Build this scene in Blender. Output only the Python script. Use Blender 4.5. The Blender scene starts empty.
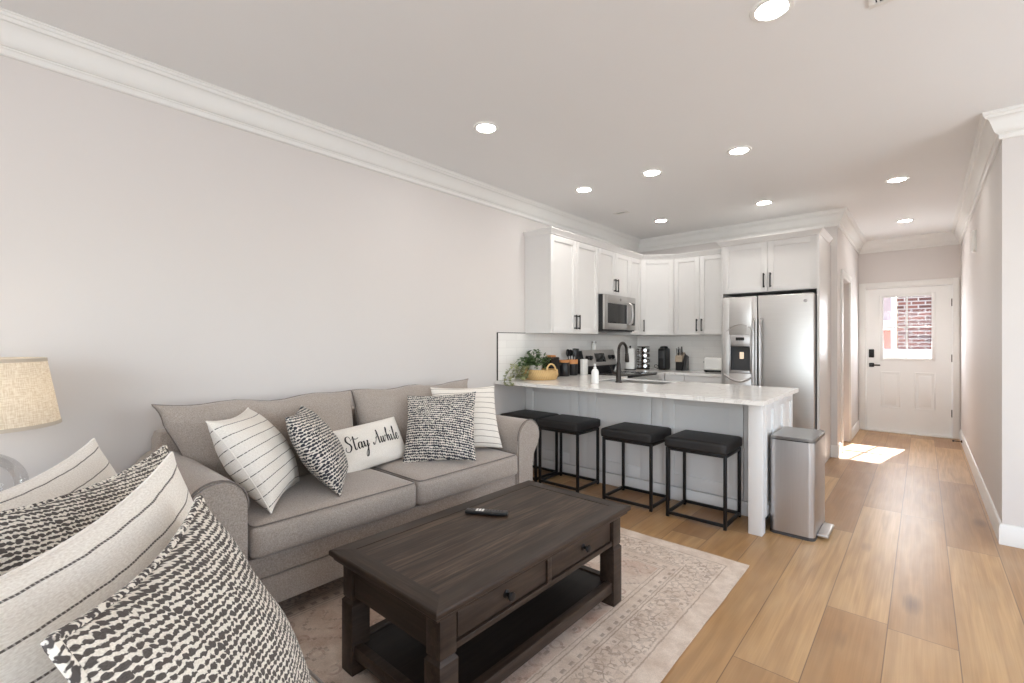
import bpy, bmesh, math, random
from mathutils import Vector, Matrix, noise as mnoise
PI = math.pi
random.seed(7)
S = bpy.context.scene
COL = S.collection

# ------------------------------------------------------------------ camera, world, sun, daylight, exposure
CAM = (3.075, 0.0, 1.2955)
cd = bpy.data.cameras.new('camera'); cam = bpy.data.objects.new('camera', cd); COL.objects.link(cam)
cam.location = CAM
cam.rotation_euler = (PI/2, 0, 0.7221)
cd.sensor_fit = 'HORIZONTAL'; cd.sensor_width = 36.0; cd.lens = 466.4/1024*36.0
cd.clip_start = 0.02; cd.clip_end = 200
S.camera = cam

S.view_settings.view_transform = 'Standard'
S.view_settings.look = 'None'
S.view_settings.exposure = 0.0
S.view_settings.gamma = 1.0
S.view_settings.use_curve_mapping = False
try:
    S.cycles.use_denoising = True
    S.cycles.max_bounces = 12
    S.cycles.diffuse_bounces = 7
    S.cycles.transparent_max_bounces = 12
except Exception:
    pass

W = bpy.data.worlds.new('world'); S.world = W; W.use_nodes = True
bg = W.node_tree.nodes['Background']
sky = W.node_tree.nodes.new('ShaderNodeTexSky'); sky.sky_type = 'NISHITA'
sky.sun_disc = False; sky.sun_elevation = math.radians(39); sky.sun_rotation = math.radians(10); sky.dust_density = 2.0
W.node_tree.links.new(sky.outputs[0], bg.inputs[0]); bg.inputs[1].default_value = 0.8

def lamp(name, kind, energy, loc, direction, color=(1, 1, 1), size=None, spread=None):
    l = bpy.data.lights.new(name, kind); l.energy = energy; l.color = color
    if kind == 'AREA':
        l.shape = 'RECTANGLE'; l.size, l.size_y = size
        if spread: l.spread = spread
    o = bpy.data.objects.new(name, l); COL.objects.link(o); o.location = loc
    o.rotation_euler = Vector(direction).to_track_quat('-Z', 'Y').to_euler()
    return o
sun = lamp('sun', 'SUN', 28.0, (3, 12, 9), (-0.23, -1.2, -1.0), (1.0, 0.95, 0.88)); sun.data.angle = math.radians(0.6)
# daylight through unseen windows added to light the living room (rear wall and side wall, see window_1..3)
DAY = (0.88, 0.945, 1.0)
lamp('added_rear_window_light', 'AREA', 56, (2.50, -2.50, 1.45), (0, 1, 0.15), DAY, (1.5, 1.7))
lamp('added_rear_window_light', 'AREA', 56, (4.50, -2.50, 1.45), (0, 1, 0.15), DAY, (1.5, 1.7))
lamp('added_side_window_light', 'AREA', 22, (5.52, 0.35, 1.45), (-1, 0, 0.25), DAY, (1.7, 1.7))
lamp('added_side_window_light', 'AREA', 42, (5.52, 2.95, 1.45), (-1, 0, 0.25), DAY, (1.7, 1.7))
# daylight entering through the front door's own window
lamp('daylight_door_window', 'AREA', 15, (2.905, 8.53, 1.495), (0, -1, -0.25), (0.97, 0.98, 1.0), (0.52, 0.86))

# ------------------------------------------------------------------ materials
def lin(c):
    return c/12.92 if c <= 0.04045 else ((c+0.055)/1.055)**2.4
def rgb(r, g, b):
    return (lin(r/255), lin(g/255), lin(b/255), 1.0)

class NT:
    def __init__(s, name):
        s.m = bpy.data.materials.new(name); s.m.use_nodes = True
        s.t = s.m.node_tree; s.n = s.t.nodes; s.b = s.n['Principled BSDF']; s.out = s.n['Material Output']
    def link(s, a, b): s.t.links.new(a, b)
    def put(s, sock, v):
        if hasattr(v, 'is_output'): s.link(v, sock)
        else: sock.default_value = v
    def math(s, op, a, b=0.0, c=None):
        n = s.n.new('ShaderNodeMath'); n.operation = op
        s.put(n.inputs[0], a); s.put(n.inputs[1], b)
        if c is not None: s.put(n.inputs[2], c)
        return n.outputs[0]
    def mix(s, f, a, b, blend='MIX'):
        n = s.n.new('ShaderNodeMix'); n.data_type = 'RGBA'; n.blend_type = blend
        s.put(n.inputs[0], f); s.put(n.inputs[6], a); s.put(n.inputs[7], b)
        return n.outputs[2]
    def coord(s, which='Object'):
        return s.n.new('ShaderNodeTexCoord').outputs[which]
    def sep(s, v):
        n = s.n.new('ShaderNodeSeparateXYZ'); s.link(v, n.inputs[0]); return n.outputs
    def comb(s, x, y, z=0.0):
        n = s.n.new('ShaderNodeCombineXYZ')
        for i, v in enumerate((x, y, z)): s.put(n.inputs[i], v)
        return n.outputs[0]
    def noise(s, vec, scale, detail=3.0, rough=0.55, dist=0.0):
        n = s.n.new('ShaderNodeTexNoise'); s.link(vec, n.inputs['Vector'])
        n.inputs['Scale'].default_value = scale; n.inputs['Detail'].default_value = detail
        n.inputs['Roughness'].default_value = rough; n.inputs['Distortion'].default_value = dist
        return n.outputs[0]
    def white(s, vec):
        n = s.n.new('ShaderNodeTexWhiteNoise'); n.noise_dimensions = '3D'; s.link(vec, n.inputs[0]); return n.outputs[0]
    def vor(s, vec, scale, feature='F1'):
        n = s.n.new('ShaderNodeTexVoronoi'); n.feature = feature; s.link(vec, n.inputs['Vector']); n.inputs['Scale'].default_value = scale
        return n.outputs[0]
    def mapping(s, vec, scale=(1, 1, 1), rot=(0, 0, 0), loc=(0, 0, 0)):
        n = s.n.new('ShaderNodeMapping'); s.link(vec, n.inputs[0])
        n.inputs['Scale'].default_value = scale; n.inputs['Rotation'].default_value = rot; n.inputs['Location'].default_value = loc
        return n.outputs[0]
    def ramp(s, f, stops):
        n = s.n.new('ShaderNodeValToRGB'); s.link(f, n.inputs[0]); e = n.color_ramp.elements
        while len(e) < len(stops): e.new(0.5)
        for i, (p, c) in enumerate(stops): e[i].position = p; e[i].color = c
        return n.outputs[0]
    def rng(s, v, a, b, c=0.0, d=1.0):
        n = s.n.new('ShaderNodeMapRange'); s.put(n.inputs[0], v)
        for i, x in enumerate((a, b, c, d)): n.inputs[i+1].default_value = x
        return n.outputs[0]
    def bump(s, h, strength=0.2, dist=0.01):
        n = s.n.new('ShaderNodeBump'); n.inputs['Strength'].default_value = strength; n.inputs['Distance'].default_value = dist
        s.link(h, n.inputs['Height']); s.link(n.outputs[0], s.b.inputs['Normal']); return n.outputs[0]
    def set(s, color=None, rough=None, metal=None, **kw):
        if color is not None: s.put(s.b.inputs['Base Color'], color)
        if rough is not None: s.put(s.b.inputs['Roughness'], rough)
        if metal is not None: s.put(s.b.inputs['Metallic'], metal)
        for k, v in kw.items(): s.put(s.b.inputs[k.replace('_', ' ')], v)
        return s

def plain(name, c, rough=0.5, metal=0.0, var=0.03, scale=8.0, bump=0.0, bscale=200.0, **kw):
    t = NT(name); v = t.coord(); n = t.noise(v, scale, 3)
    f = t.rng(n, 0.3, 0.7, 1-var, 1+var)
    t.set(t.mix(1.0, c, t.comb(f, f, f), 'MULTIPLY'), rough, metal, **kw)
    if bump: t.bump(t.noise(v, bscale, 2), bump, 0.002)
    return t.m

M = {}
M['wall'] = plain('wall_paint', rgb(215, 210, 207), 0.75, var=0.008, scale=1.5, bump=0.03, bscale=350)
M['ceiling'] = plain('ceiling_paint', rgb(234, 234, 234), 0.85, var=0.006, scale=1.2)
M['trim'] = plain('trim_paint', rgb(230, 229, 226), 0.4, var=0.006)
M['cabinet'] = plain('cabinet_paint', rgb(224, 222, 220), 0.38, var=0.006)
M['door'] = plain('door_paint', rgb(238, 238, 236), 0.35, var=0.006)
M['black'] = plain('black_metal', rgb(26, 25, 26), 0.42, 0.3, var=0.05)
M['bronze'] = plain('dark_bronze_metal', rgb(52, 46, 43), 0.35, 0.7, var=0.05)
M['black_plastic'] = plain('black_plastic', rgb(24, 24, 26), 0.35, var=0.05)
M['dark_grey'] = plain('dark_grey_plastic', rgb(62, 62, 64), 0.4, var=0.05)
M['seat_black'] = plain('black_leatherette', rgb(32, 30, 30), 0.55, var=0.12, scale=40, bump=0.25, bscale=260)
M['white_plastic'] = plain('white_plastic', rgb(236, 235, 232), 0.35, var=0.01)
M['ceramic'] = plain('white_ceramic', rgb(232, 230, 225), 0.25, var=0.02)
M['paper'] = plain('white_paper', rgb(240, 239, 236), 0.9, var=0.02, bump=0.2, bscale=120)
M['glossblack'] = plain('black_glass', rgb(14, 14, 15), 0.08, var=0.02)
M['chrome'] = plain('chrome', rgb(178, 178, 178), 0.22, 1.0, var=0.02)
M['bamboo'] = plain('warm_bamboo_wood', rgb(205, 140, 84), 0.5, var=0.12, scale=25)
M['block_wood'] = plain('pale_wood', rgb(176, 160, 140), 0.5, var=0.12, scale=30)
M['shade_trim'] = plain('greige_trim_tape', rgb(196, 184, 168), 0.85)
M['soil'] = plain('potting_soil', rgb(58, 44, 36), 0.95, var=0.3, scale=60)
M['void'] = plain('shadow_gap_black', rgb(12, 12, 12), 0.9)
M['grey_trim'] = plain('dark_edge_trim', rgb(70, 66, 64), 0.4, 0.6)
M['thread'] = plain('embroidered_black_thread', rgb(30, 26, 26), 0.8, var=0.15, scale=90)
M['vent'] = plain('vent_enamel', rgb(228, 226, 222), 0.5)
M['spice'] = plain('brown_spice', rgb(96, 62, 40), 0.6, var=0.4, scale=30)

def steel(name, c, rough, axis):
    t = NT(name); v = t.coord(); sc = (3, 3, 220) if axis == 'h' else (220, 220, 3)
    n = t.noise(t.mapping(v, sc), 1.0, 2)
    f = t.rng(n, 0.3, 0.7, 0.97, 1.03)
    t.set(t.mix(1.0, c, t.comb(f, f, f), 'MULTIPLY'), t.rng(n, 0.3, 0.7, rough-0.02, rough+0.03), 1.0)
    t.bump(n, 0.008, 0.001)
    return t.m
M['steel'] = steel('brushed_stainless', rgb(200, 198, 196), 0.36, 'h')
M['steel_v'] = steel('brushed_stainless_upright', rgb(192, 190, 190), 0.36, 'v')
M['steel_dark'] = steel('darker_stainless', rgb(150, 147, 145), 0.3, 'h')

def thin_glass(name, tint=(1, 1, 1, 1), refl=0.6):
    t = NT(name); t.n.remove(t.b)
    tr = t.n.new('ShaderNodeBsdfTransparent'); tr.inputs[0].default_value = tint
    gl = t.n.new('ShaderNodeBsdfGlossy'); gl.inputs['Roughness'].default_value = 0.02
    fr = t.n.new('ShaderNodeFresnel'); fr.inputs[0].default_value = 1.45
    mx = t.n.new('ShaderNodeMixShader'); t.link(t.math('MULTIPLY', fr.outputs[0], refl), mx.inputs[0])
    t.link(tr.outputs[0], mx.inputs[1]); t.link(gl.outputs[0], mx.inputs[2]); t.link(mx.outputs[0], t.out.inputs[0])
    return t.m
M['glass'] = thin_glass('clear_window_glass', refl=0.25)
M['lampglass'] = thin_glass('clear_lamp_glass', (0.95, 0.95, 0.95, 1), 0.35)
M['jarglass'] = thin_glass('jar_glass', (0.85, 0.87, 0.86, 1))

def emit(name, c, strength):
    t = NT(name); t.set(c, 0.5); t.b.inputs['Emission Color'].default_value = c; t.b.inputs['Emission Strength'].default_value = strength
    return t.m
M['downlight'] = emit('lit_led_diffuser', (1.0, 0.965, 0.915, 1), 104.0)
M['bulb'] = emit('lit_warm_bulb', (1.0, 0.86, 0.68, 1), 20.0)
M['display'] = emit('lit_display', (0.5, 0.8, 1.0, 1), 0.4)
M['warm_reflection'] = emit('painted_reflection_glow', (1.0, 0.82, 0.62, 1), 0.3)  # weak glow painting a warm reflection on the dispenser paddle, no lamp there

def m_floor():
    t = NT('oak_plank_floor'); v = t.coord(); x, y, z = t.sep(v)
    PW, PL = 0.234, 1.85
    rx = t.math('DIVIDE', t.math('SUBTRACT', x, 2.955), PW)
    row = t.math('FLOOR', rx)
    off = t.math('MULTIPLY', t.white(t.comb(row, 3.7, 0)), 1.0)
    ry = t.math('ADD', t.math('DIVIDE', y, PL), off)
    colm = t.math('FLOOR', ry)
    rid = t.white(t.comb(row, colm, 1.3)); rid2 = t.white(t.comb(row, colm, 7.9))
    fx = t.math('FRACT', rx); fy = t.math('FRACT', ry)
    ex = t.math('MULTIPLY', t.math('MINIMUM', fx, t.math('SUBTRACT', 1.0, fx)), PW)
    ey = t.math('MULTIPLY', t.math('MINIMUM', fy, t.math('SUBTRACT', 1.0, fy)), PL)
    e = t.math('MINIMUM', ex, ey)
    gap = t.rng(e, 0.0008, 0.0028, 1.0, 0.0)
    # grain
    gv = t.comb(t.math('MULTIPLY', x, 1.0), t.math('MULTIPLY', y, 0.014), t.math('MULTIPLY', rid, 40))
    warp = t.noise(t.comb(t.math('MULTIPLY', x, 5), t.math('MULTIPLY', y, 0.42), t.math('MULTIPLY', rid, 31)), 1.0, 3, 0.6)
    rings = t.math('SINE', t.math('ADD', t.math('MULTIPLY', warp, 46), t.math('MULTIPLY', x, 30)))
    fine = t.noise(gv, 130, 4, 0.65)
    base = t.ramp(rid, [(0.0, rgb(146, 104, 63)), (0.35, rgb(175, 133, 85)), (0.7, rgb(195, 156, 108)), (1.0, rgb(164, 121, 74))])
    cat = t.mix(t.rng(rings, -1, 1, 0.0, 0.32), base, rgb(124, 88, 52))
    g = t.mix(t.rng(fine, 0.35, 0.7, 0.0, 0.34), cat, rgb(140, 104, 66))
    # pale, greyer patches and knots
    g = t.mix(t.math('MULTIPLY', t.rng(t.noise(t.comb(t.math('MULTIPLY', x, 3), y, rid2), 1.6, 3), 0.45, 0.75), 0.30), g, rgb(200, 172, 134))
    kn = t.vor(t.comb(t.math('MULTIPLY', x, 2.6), t.math('MULTIPLY', y, 0.9), 0), 1.25)
    g = t.mix(t.rng(t.math('ADD', kn, t.math('MULTIPLY', t.math('SUBTRACT', fine, 0.5), 0.18)), 0.03, 0.15, 0.75, 0.0), g, rgb(92, 60, 38))
    c = t.mix(t.math('MULTIPLY', gap, 0.75), g, rgb(84, 58, 40))
    t.set(c, t.rng(fine, 0.3, 0.7, 0.36, 0.46)); t.b.inputs['Specular IOR Level'].default_value = 0.5; t.b.inputs['Coat Weight'].default_value = 0.22; t.b.inputs['Coat Roughness'].default_value = 0.30
    t.bump(t.math('SUBTRACT', t.math('MULTIPLY', fine, 0.25), gap), 0.15, 0.003)
    return t.m
M['floor'] = m_floor()

def m_wood(name, dark, mid, light, rough, plank=0.0, axis=1):
    t = NT(name); v = t.coord(); c3 = t.sep(v); a = c3[axis]; b = c3[1-axis]; z = c3[2]
    if plank:
        q = t.math('DIVIDE', b, plank); row = t.math('FLOOR', q); f = t.math('FRACT', q)
        gap = t.rng(t.math('MULTIPLY', t.math('MINIMUM', f, t.math('SUBTRACT', 1.0, f)), plank), 0.0008, 0.0026, 1.0, 0.0)
    else:
        row = 0.0; gap = None
    gv = t.comb(t.math('MULTIPLY', a, 0.07), b, t.math('ADD', z, t.math('MULTIPLY', row, 3.3)))
    n1 = t.noise(gv, 55, 4, 0.65, 0.4); n2 = t.noise(gv, 14, 3, 0.6, 0.8)
    f = t.math('ADD', t.math('MULTIPLY', n1, 0.6), t.math('MULTIPLY', n2, 0.4))
    c = t.ramp(f, [(0.32, dark), (0.5, mid), (0.68, light)])
    if plank:
        c = t.mix(t.rng(t.white(t.comb(row, 2.0, 5.0)), 0, 1, 0.0, 0.28), c, dark)
        c = t.mix(gap, c, rgb(28, 23, 21))
    t.set(c, rough); t.b.inputs['Specular IOR Level'].default_value = 0.25
    h = n1 if not plank else t.math('SUBTRACT', t.math('MULTIPLY', n1, 0.4), gap)
    t.bump(h, 0.12, 0.002)
    return t.m
M['table_top'] = m_wood('weathered_espresso_boards', rgb(34, 25, 20), rgb(62, 48, 39), rgb(104, 86, 71), 0.42, 0.098)
M['table'] = m_wood('espresso_wood', rgb(38, 29, 24), rgb(53, 42, 35), rgb(72, 58, 49), 0.42)
M['table_x'] = m_wood('espresso_wood_crossgrain', rgb(36, 28, 23), rgb(52, 41, 34), rgb(72, 58, 49), 0.42, 0, 0)
M['table_shelf'] = m_wood('dark_shelf_boards', rgb(24, 19, 17), rgb(33, 27, 24), rgb(44, 36, 31), 0.5, 0.11)

def m_fabric(name, c, c2):
    t = NT(name); v = t.coord()
    n = t.noise(t.mapping(v, (1, 1, 1)), 3, 2)
    a = t.noise(t.mapping(v, (700, 160, 160)), 1, 2); b = t.noise(t.mapping(v, (160, 700, 160)), 1, 2); z = t.noise(t.mapping(v, (160, 160, 700)), 1, 2)
    f = t.math('DIVIDE', t.math('ADD', t.math('ADD', a, b), z), 3.0)
    col = t.mix(t.rng(f, 0.40, 0.60), c, c2)
    k = t.rng(n, 0.3, 0.7, 0.95, 1.04)
    t.set(t.mix(1.0, col, t.comb(k, k, k), 'MULTIPLY'), 0.92)
    t.b.inputs['Sheen Weight'].default_value = 0.25
    t.bump(f, 0.35, 0.002)
    return t.m
M['sofa'] = m_fabric('greige_sofa_weave', rgb(140, 129, 121), rgb(178, 167, 157))
M['welt'] = m_fabric('darker_welt_cord', rgb(104, 95, 90), rgb(128, 119, 112))
M['loveseat'] = m_fabric('greige_loveseat_weave', rgb(140, 129, 121), rgb(180, 169, 159))
M['linen_pillow'] = m_fabric('cream_pillow_linen', rgb(222, 214, 204), rgb(236, 230, 222))

def m_stripe(name, spacing, width, dash, phase=0.0, gapv=0.12, ink=(66, 60, 58)):
    t = NT(name); uv = t.coord('UV'); x, y, z = t.sep(uv)
    wob = t.math('MULTIPLY', t.math('SUBTRACT', t.noise(uv, 14, 2), 0.5), 0.006)
    q = t.math('FRACT', t.math('DIVIDE', t.math('ADD', t.math('SUBTRACT', y, phase), wob), spacing))
    d = t.math('MULTIPLY', t.math('ABSOLUTE', t.math('SUBTRACT', q, 0.5)), spacing)
    line = t.rng(d, width*0.6, width, 1.0, 0.0)
    if dash:
        st = t.math('FRACT', t.math('DIVIDE', x, dash))
        line = t.math('MULTIPLY', line, t.rng(st, 0.60, 0.78, 1.0, gapv))
    rib = t.math('SINE', t.math('MULTIPLY', x, 900)); tex = t.noise(t.mapping(uv, (160, 420, 1)), 1, 3)
    base = t.mix(t.rng(tex, 0.3, 0.7), rgb(216, 208, 198), rgb(240, 235, 227))
    t.set(t.mix(line, base, rgb(*ink)), 0.95)
    t.bump(t.math('ADD', t.math('MULTIPLY', tex, 0.8), t.math('MULTIPLY', line, 0.5)), 0.35, 0.003)
    return t.m
M['stripe'] = m_stripe('cream_cotton_with_dark_stitched_stripes', 0.052, 0.0024, 0.012, 0.0, 0.5)
M['stripe_wide'] = m_stripe('cream_cotton_with_wide_stitched_stripes', 0.055, 0.0021, 0.0075, 0.0375, 0.58, (92, 86, 82))
M['stripe_soft'] = m_stripe('cream_cotton_with_thin_tan_stripes', 0.044, 0.0022, 0.0, 0.0, 0.0, (120, 106, 92))

def m_chain(name, rowh, cell, ink):
    # rows of linked dark beads woven on cream
    t = NT(name); uv = t.coord('UV')
    x0, y0, z0 = t.sep(uv)
    wx = t.math('MULTIPLY', t.math('SUBTRACT', t.noise(uv, 0.75/rowh, 2), 0.5), rowh*1.3)
    wy = t.math('MULTIPLY', t.math('SUBTRACT', t.noise(t.mapping(uv, (1, 1, 1), (0, 0, 0), (3.1, 7.7, 0)), 0.8/rowh, 2), 0.5), rowh*1.2)
    x = t.math('ADD', x0, wx); y = t.math('ADD', t.math('ADD', y0, t.math('MULTIPLY', x0, 0.12)), wy)
    q = t.math('DIVIDE', y, rowh); row = t.math('FLOOR', q); f = t.math('SUBTRACT', t.math('FRACT', q), 0.5)
    cx = t.math('ADD', t.math('DIVIDE', x, cell), t.math('ADD', t.math('MULTIPLY', row, 0.5), t.math('MULTIPLY', t.white(t.comb(row, 5.1, 0.3)), 0.45)))
    ci = t.math('FLOOR', cx); fx = t.math('SUBTRACT', t.math('FRACT', cx), 0.5)
    rnd_ = t.white(t.comb(ci, row, 2.2)); rnd2 = t.white(t.comb(ci, row, 8.4))
    rad = t.math('ADD', 0.27, t.math('MULTIPLY', rnd_, 0.17))
    dist = t.math('SQRT', t.math('ADD', t.math('POWER', t.math('MULTIPLY', fx, 0.86), 2.0), t.math('POWER', t.math('MULTIPLY', f, 0.92), 2.0)))
    blob = t.rng(t.math('SUBTRACT', rad, dist), -0.04, 0.04)
    link_ = t.rng(t.math('SUBTRACT', t.math('ADD', 0.05, t.math('MULTIPLY', rnd2, 0.17)), t.math('ABSOLUTE', t.math('ADD', f, 0.05))), -0.03, 0.03)
    dk = t.math('MAXIMUM', blob, link_)
    tex = t.noise(t.mapping(uv, (420, 420, 1)), 1, 2)
    base = t.mix(t.rng(tex, 0.3, 0.7), rgb(206, 198, 186), rgb(232, 226, 216))
    inkc = t.mix(t.rng(tex, 0.3, 0.7), ink, tuple(min(1, v*1.7) for v in ink[:3])+(1,))
    t.set(t.mix(dk, base, inkc), 0.95)
    t.bump(t.math('ADD', t.math('MULTIPLY', dk, 0.7), t.math('MULTIPLY', tex, 0.6)), 0.4, 0.003)
    return t.m
M['chain'] = m_chain('black_bead_chain_weave', 0.0165, 0.0150, rgb(44, 45, 52))
M['chain_big'] = m_chain('charcoal_bead_chain_weave', 0.0108, 0.0118, rgb(70, 65, 62))
def m_cord():
    t = NT('twisted_pillow_cord'); v = t.coord(); n = t.noise(v, 130, 1)
    t.set(t.mix(t.rng(n, 0.46, 0.54), rgb(226, 219, 208), rgb(74, 68, 66)), 0.95); return t.m
M['cord'] = m_cord()

def m_rug(hx, hy):
    t = NT('faded_vintage_rug_pile'); v = t.coord(); x, y, z = t.sep(v)
    ax = t.math('ABSOLUTE', x); ay = t.math('ABSOLUTE', y)
    d = t.math('MINIMUM', t.math('SUBTRACT', hx, ax), t.math('SUBTRACT', hy, ay))
    wob = t.math('MULTIPLY', t.math('SUBTRACT', t.noise(v, 40, 2), 0.5), 0.012); d = t.math('ADD', d, wob)
    def band(a, b, s=0.004):
        return t.math('MULTIPLY', t.rng(d, a-s, a+s), t.rng(d, b-s, b+s, 1.0, 0.0))
    big = t.noise(v, 2.2, 4, 0.6); mid = t.noise(v, 11, 4, 0.65); fine = t.noise(v, 260, 2)
    cream = t.mix(t.rng(mid, 0.35, 0.65), rgb(200, 180, 163), rgb(222, 206, 191))
    tan = rgb(128, 108, 94); rust = rgb(168, 122, 100); taupe = rgb(112, 95, 84)
    field = t.mix(t.math('MULTIPLY', t.rng(big, 0.40, 0.62), 0.55), cream, rust)
    # field motifs: repeated stepped diamonds and rosettes
    def tri(a, p): return t.math('ABSOLUTE', t.math('SUBTRACT', t.math('FRACT', t.math('DIVIDE', a, p)), 0.5))
    dm = t.math('ADD', t.math('FLOOR', t.math('MULTIPLY', tri(x, 0.42), 26)), t.math('FLOOR', t.math('MULTIPLY', tri(y, 0.42), 26)))
    dl = t.math('LESS_THAN', t.math('ABSOLUTE', t.math('SUBTRACT', t.math('MODULO', dm, 6.0), 2.0)), 0.6)
    ro = t.math('ADD', t.math('POWER', tri(x, 0.14), 2.0), t.math('POWER', tri(y, 0.14), 2.0))
    rs = t.math('MULTIPLY', t.math('GREATER_THAN', ro, 0.018), t.math('LESS_THAN', ro, 0.05))
    worn = t.rng(t.noise(v, 24, 4, 0.7), 0.42, 0.60)
    field = t.mix(t.math('MULTIPLY', t.math('MULTIPLY', dl, worn), 0.55), field, taupe)
    field = t.mix(t.math('MULTIPLY', t.math('MULTIPLY', rs, t.rng(mid, 0.45, 0.6)), 0.5), field, rgb(160, 122, 106))
    # border fret: tangle of small stepped figures
    sq = t.math('MULTIPLY', t.math('SINE', t.math('MULTIPLY', x, 120)), t.math('SINE', t.math('MULTIPLY', y, 120)))
    cr = t.vor(t.mapping(v, (1, 1, 1)), 26, 'DISTANCE_TO_EDGE')
    fret = t.math('MAXIMUM', t.math('GREATER_THAN', sq, 0.42), t.math('LESS_THAN', cr, 0.075))
    bord = t.mix(t.math('MULTIPLY', t.math('MULTIPLY', fret, t.rng(worn, 0, 1, 0.25, 1.0)), 0.62), cream, tan)
    dots = t.math('MULTIPLY', t.math('GREATER_THAN', t.math('SINE', t.math('MULTIPLY', x, 105)), 0.1), t.math('GREATER_THAN', t.math('SINE', t.math('MULTIPLY', y, 105)), 0.1))
    guard = t.mix(t.math('MULTIPLY', dots, 0.5), cream, taupe)
    c = t.mix(t.rng(d, 0.38, 0.385), cream, field)
    c = t.mix(band(0.115, 0.265), c, bord)
    c = t.mix(band(0.30, 0.345), c, guard)
    for a, b, k in ((0.095, 0.102, 0.55), (0.272, 0.278, 0.6), (0.288, 0.293, 0.5), (0.352, 0.358, 0.6), (0.372, 0.377, 0.5)):
        c = t.mix(t.math('MULTIPLY', band(a, b, 0.002), k), c, tan)
    c = t.mix(t.math('MULTIPLY', t.rng(t.noise(v, 6, 5, 0.75), 0.5, 0.72), 0.40), c, rgb(216, 202, 187))
    k = t.rng(fine, 0.3, 0.7, 0.86, 1.08)
    t.set(t.mix(1.0, c, t.comb(k, k, k), 'MULTIPLY'), 0.97)
    t.bump(fine, 0.35, 0.003)
    return t.m

def m_quartz():
    t = NT('white_veined_quartz'); v = t.coord()
    n = t.noise(v, 2.4, 5, 0.6, 1.6); vein = t.rng(t.math('ABSOLUTE', t.math('SUBTRACT', n, 0.5)), 0.0, 0.022, 0.30, 0.0)
    c = t.mix(vein, rgb(238, 235, 231), rgb(176, 168, 160))
    t.set(c, 0.16); return t.m
M['quartz'] = m_quartz()

def m_tile(swap):
    t = NT('glossy_white_subway_tile'); v = t.coord(); x, y, z = t.sep(v)
    u = y if swap else x
    n = t.n.new('ShaderNodeTexBrick'); t.link(t.comb(u, z, 0), n.inputs['Vector'])
    n.inputs['Color1'].default_value = rgb(240, 237, 234); n.inputs['Color2'].default_value = rgb(235, 232, 229); n.inputs['Mortar'].default_value = rgb(222, 218, 215)
    n.inputs['Scale'].default_value = 1.0; n.inputs['Mortar Size'].default_value = 0.0014; n.inputs['Brick Width'].default_value = 0.30; n.inputs['Row Height'].default_value = 0.077
    t.set(n.outputs[0], 0.14); t.bump(t.math('MULTIPLY', n.outputs[1], -1.0), 0.25, 0.002); return t.m
M['tile_left'] = m_tile(True); M['tile_back'] = m_tile(False)

def m_brick():
    t = NT('pinkish_red_brick'); v = t.coord(); x, y, z = t.sep(v)
    n = t.n.new('ShaderNodeTexBrick'); t.link(t.comb(x, z, 0), n.inputs['Vector'])
    n.inputs['Color1'].default_value = rgb(176, 112, 92); n.inputs['Color2'].default_value = rgb(104, 66, 56); n.inputs['Mortar'].default_value = rgb(206, 190, 176)
    n.inputs['Scale'].default_value = 1.0; n.inputs['Mortar Size'].default_value = 0.014; n.inputs['Brick Width'].default_value = 0.24; n.inputs['Row Height'].default_value = 0.085
    t.set(n.outputs[0], 0.9); return t.m
M['brick'] = m_brick()
M['siding'] = plain('grey_siding', rgb(158, 158, 164), 0.8)
M['redwall'] = plain('faded_red_paint', rgb(206, 136, 128), 0.8)
M['paving'] = plain('pale_concrete', rgb(150, 148, 145), 0.9, var=0.06)

def m_shade():
    t = NT('cream_linen_lampshade'); v = t.coord(); uv = t.coord('UV')
    a = t.noise(t.mapping(uv, (300, 30, 1)), 1, 2); b = t.noise(t.mapping(uv, (30, 260, 1)), 1, 2)
    f = t.math('MULTIPLY', t.math('ADD', a, b), 0.5)
    col = t.mix(t.rng(f, 0.4, 0.6), rgb(218, 204, 182), rgb(246, 238, 224))
    d = t.n.new('ShaderNodeBsdfDiffuse'); t.link(col, d.inputs[0])
    tr = t.n.new('ShaderNodeBsdfTranslucent'); t.link(col, tr.inputs[0])
    mx = t.n.new('ShaderNodeMixShader'); mx.inputs[0].default_value = 0.5
    t.link(d.outputs[0], mx.inputs[1]); t.link(tr.outputs[0], mx.inputs[2]); t.link(mx.outputs[0], t.out.inputs[0])
    t.n.remove(t.b); return t.m
M['shade'] = m_shade()

def m_basket():
    t = NT('woven_seagrass'); uv = t.coord('UV'); x, y, z = t.sep(uv)
    w = t.math('MULTIPLY', t.math('SINE', t.math('MULTIPLY', y, 520)), 0.5)
    s = t.math('SINE', t.math('ADD', t.math('MULTIPLY', x, 330), t.math('MULTIPLY', t.math('FLOOR', t.math('MULTIPLY', y, 82)), 1.7)))
    f = t.math('ADD', w, t.math('MULTIPLY', s, 0.5)); n = t.noise(uv, 40, 3)
    c = t.mix(t.rng(f, -0.8, 0.8), rgb(172, 132, 80), rgb(236, 205, 150)); c = t.mix(t.rng(n, 0.35, 0.7, 0, 0.5), c, rgb(214, 176, 116))
    t.set(c, 0.8); t.bump(f, 0.6, 0.004); return t.m
M['basket'] = m_basket()
def m_leaf(name, a, b):
    t = NT(name); v = t.coord(); t.set(t.mix(t.rng(t.noise(v, 30, 2), 0.35, 0.65), a, b), 0.5); return t.m
M['leaf'] = m_leaf('green_leaf', rgb(58, 84, 48), rgb(108, 132, 82))
M['leaf_pale'] = m_leaf('pale_variegated_leaf', rgb(132, 138, 92), rgb(190, 190, 150))

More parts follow.
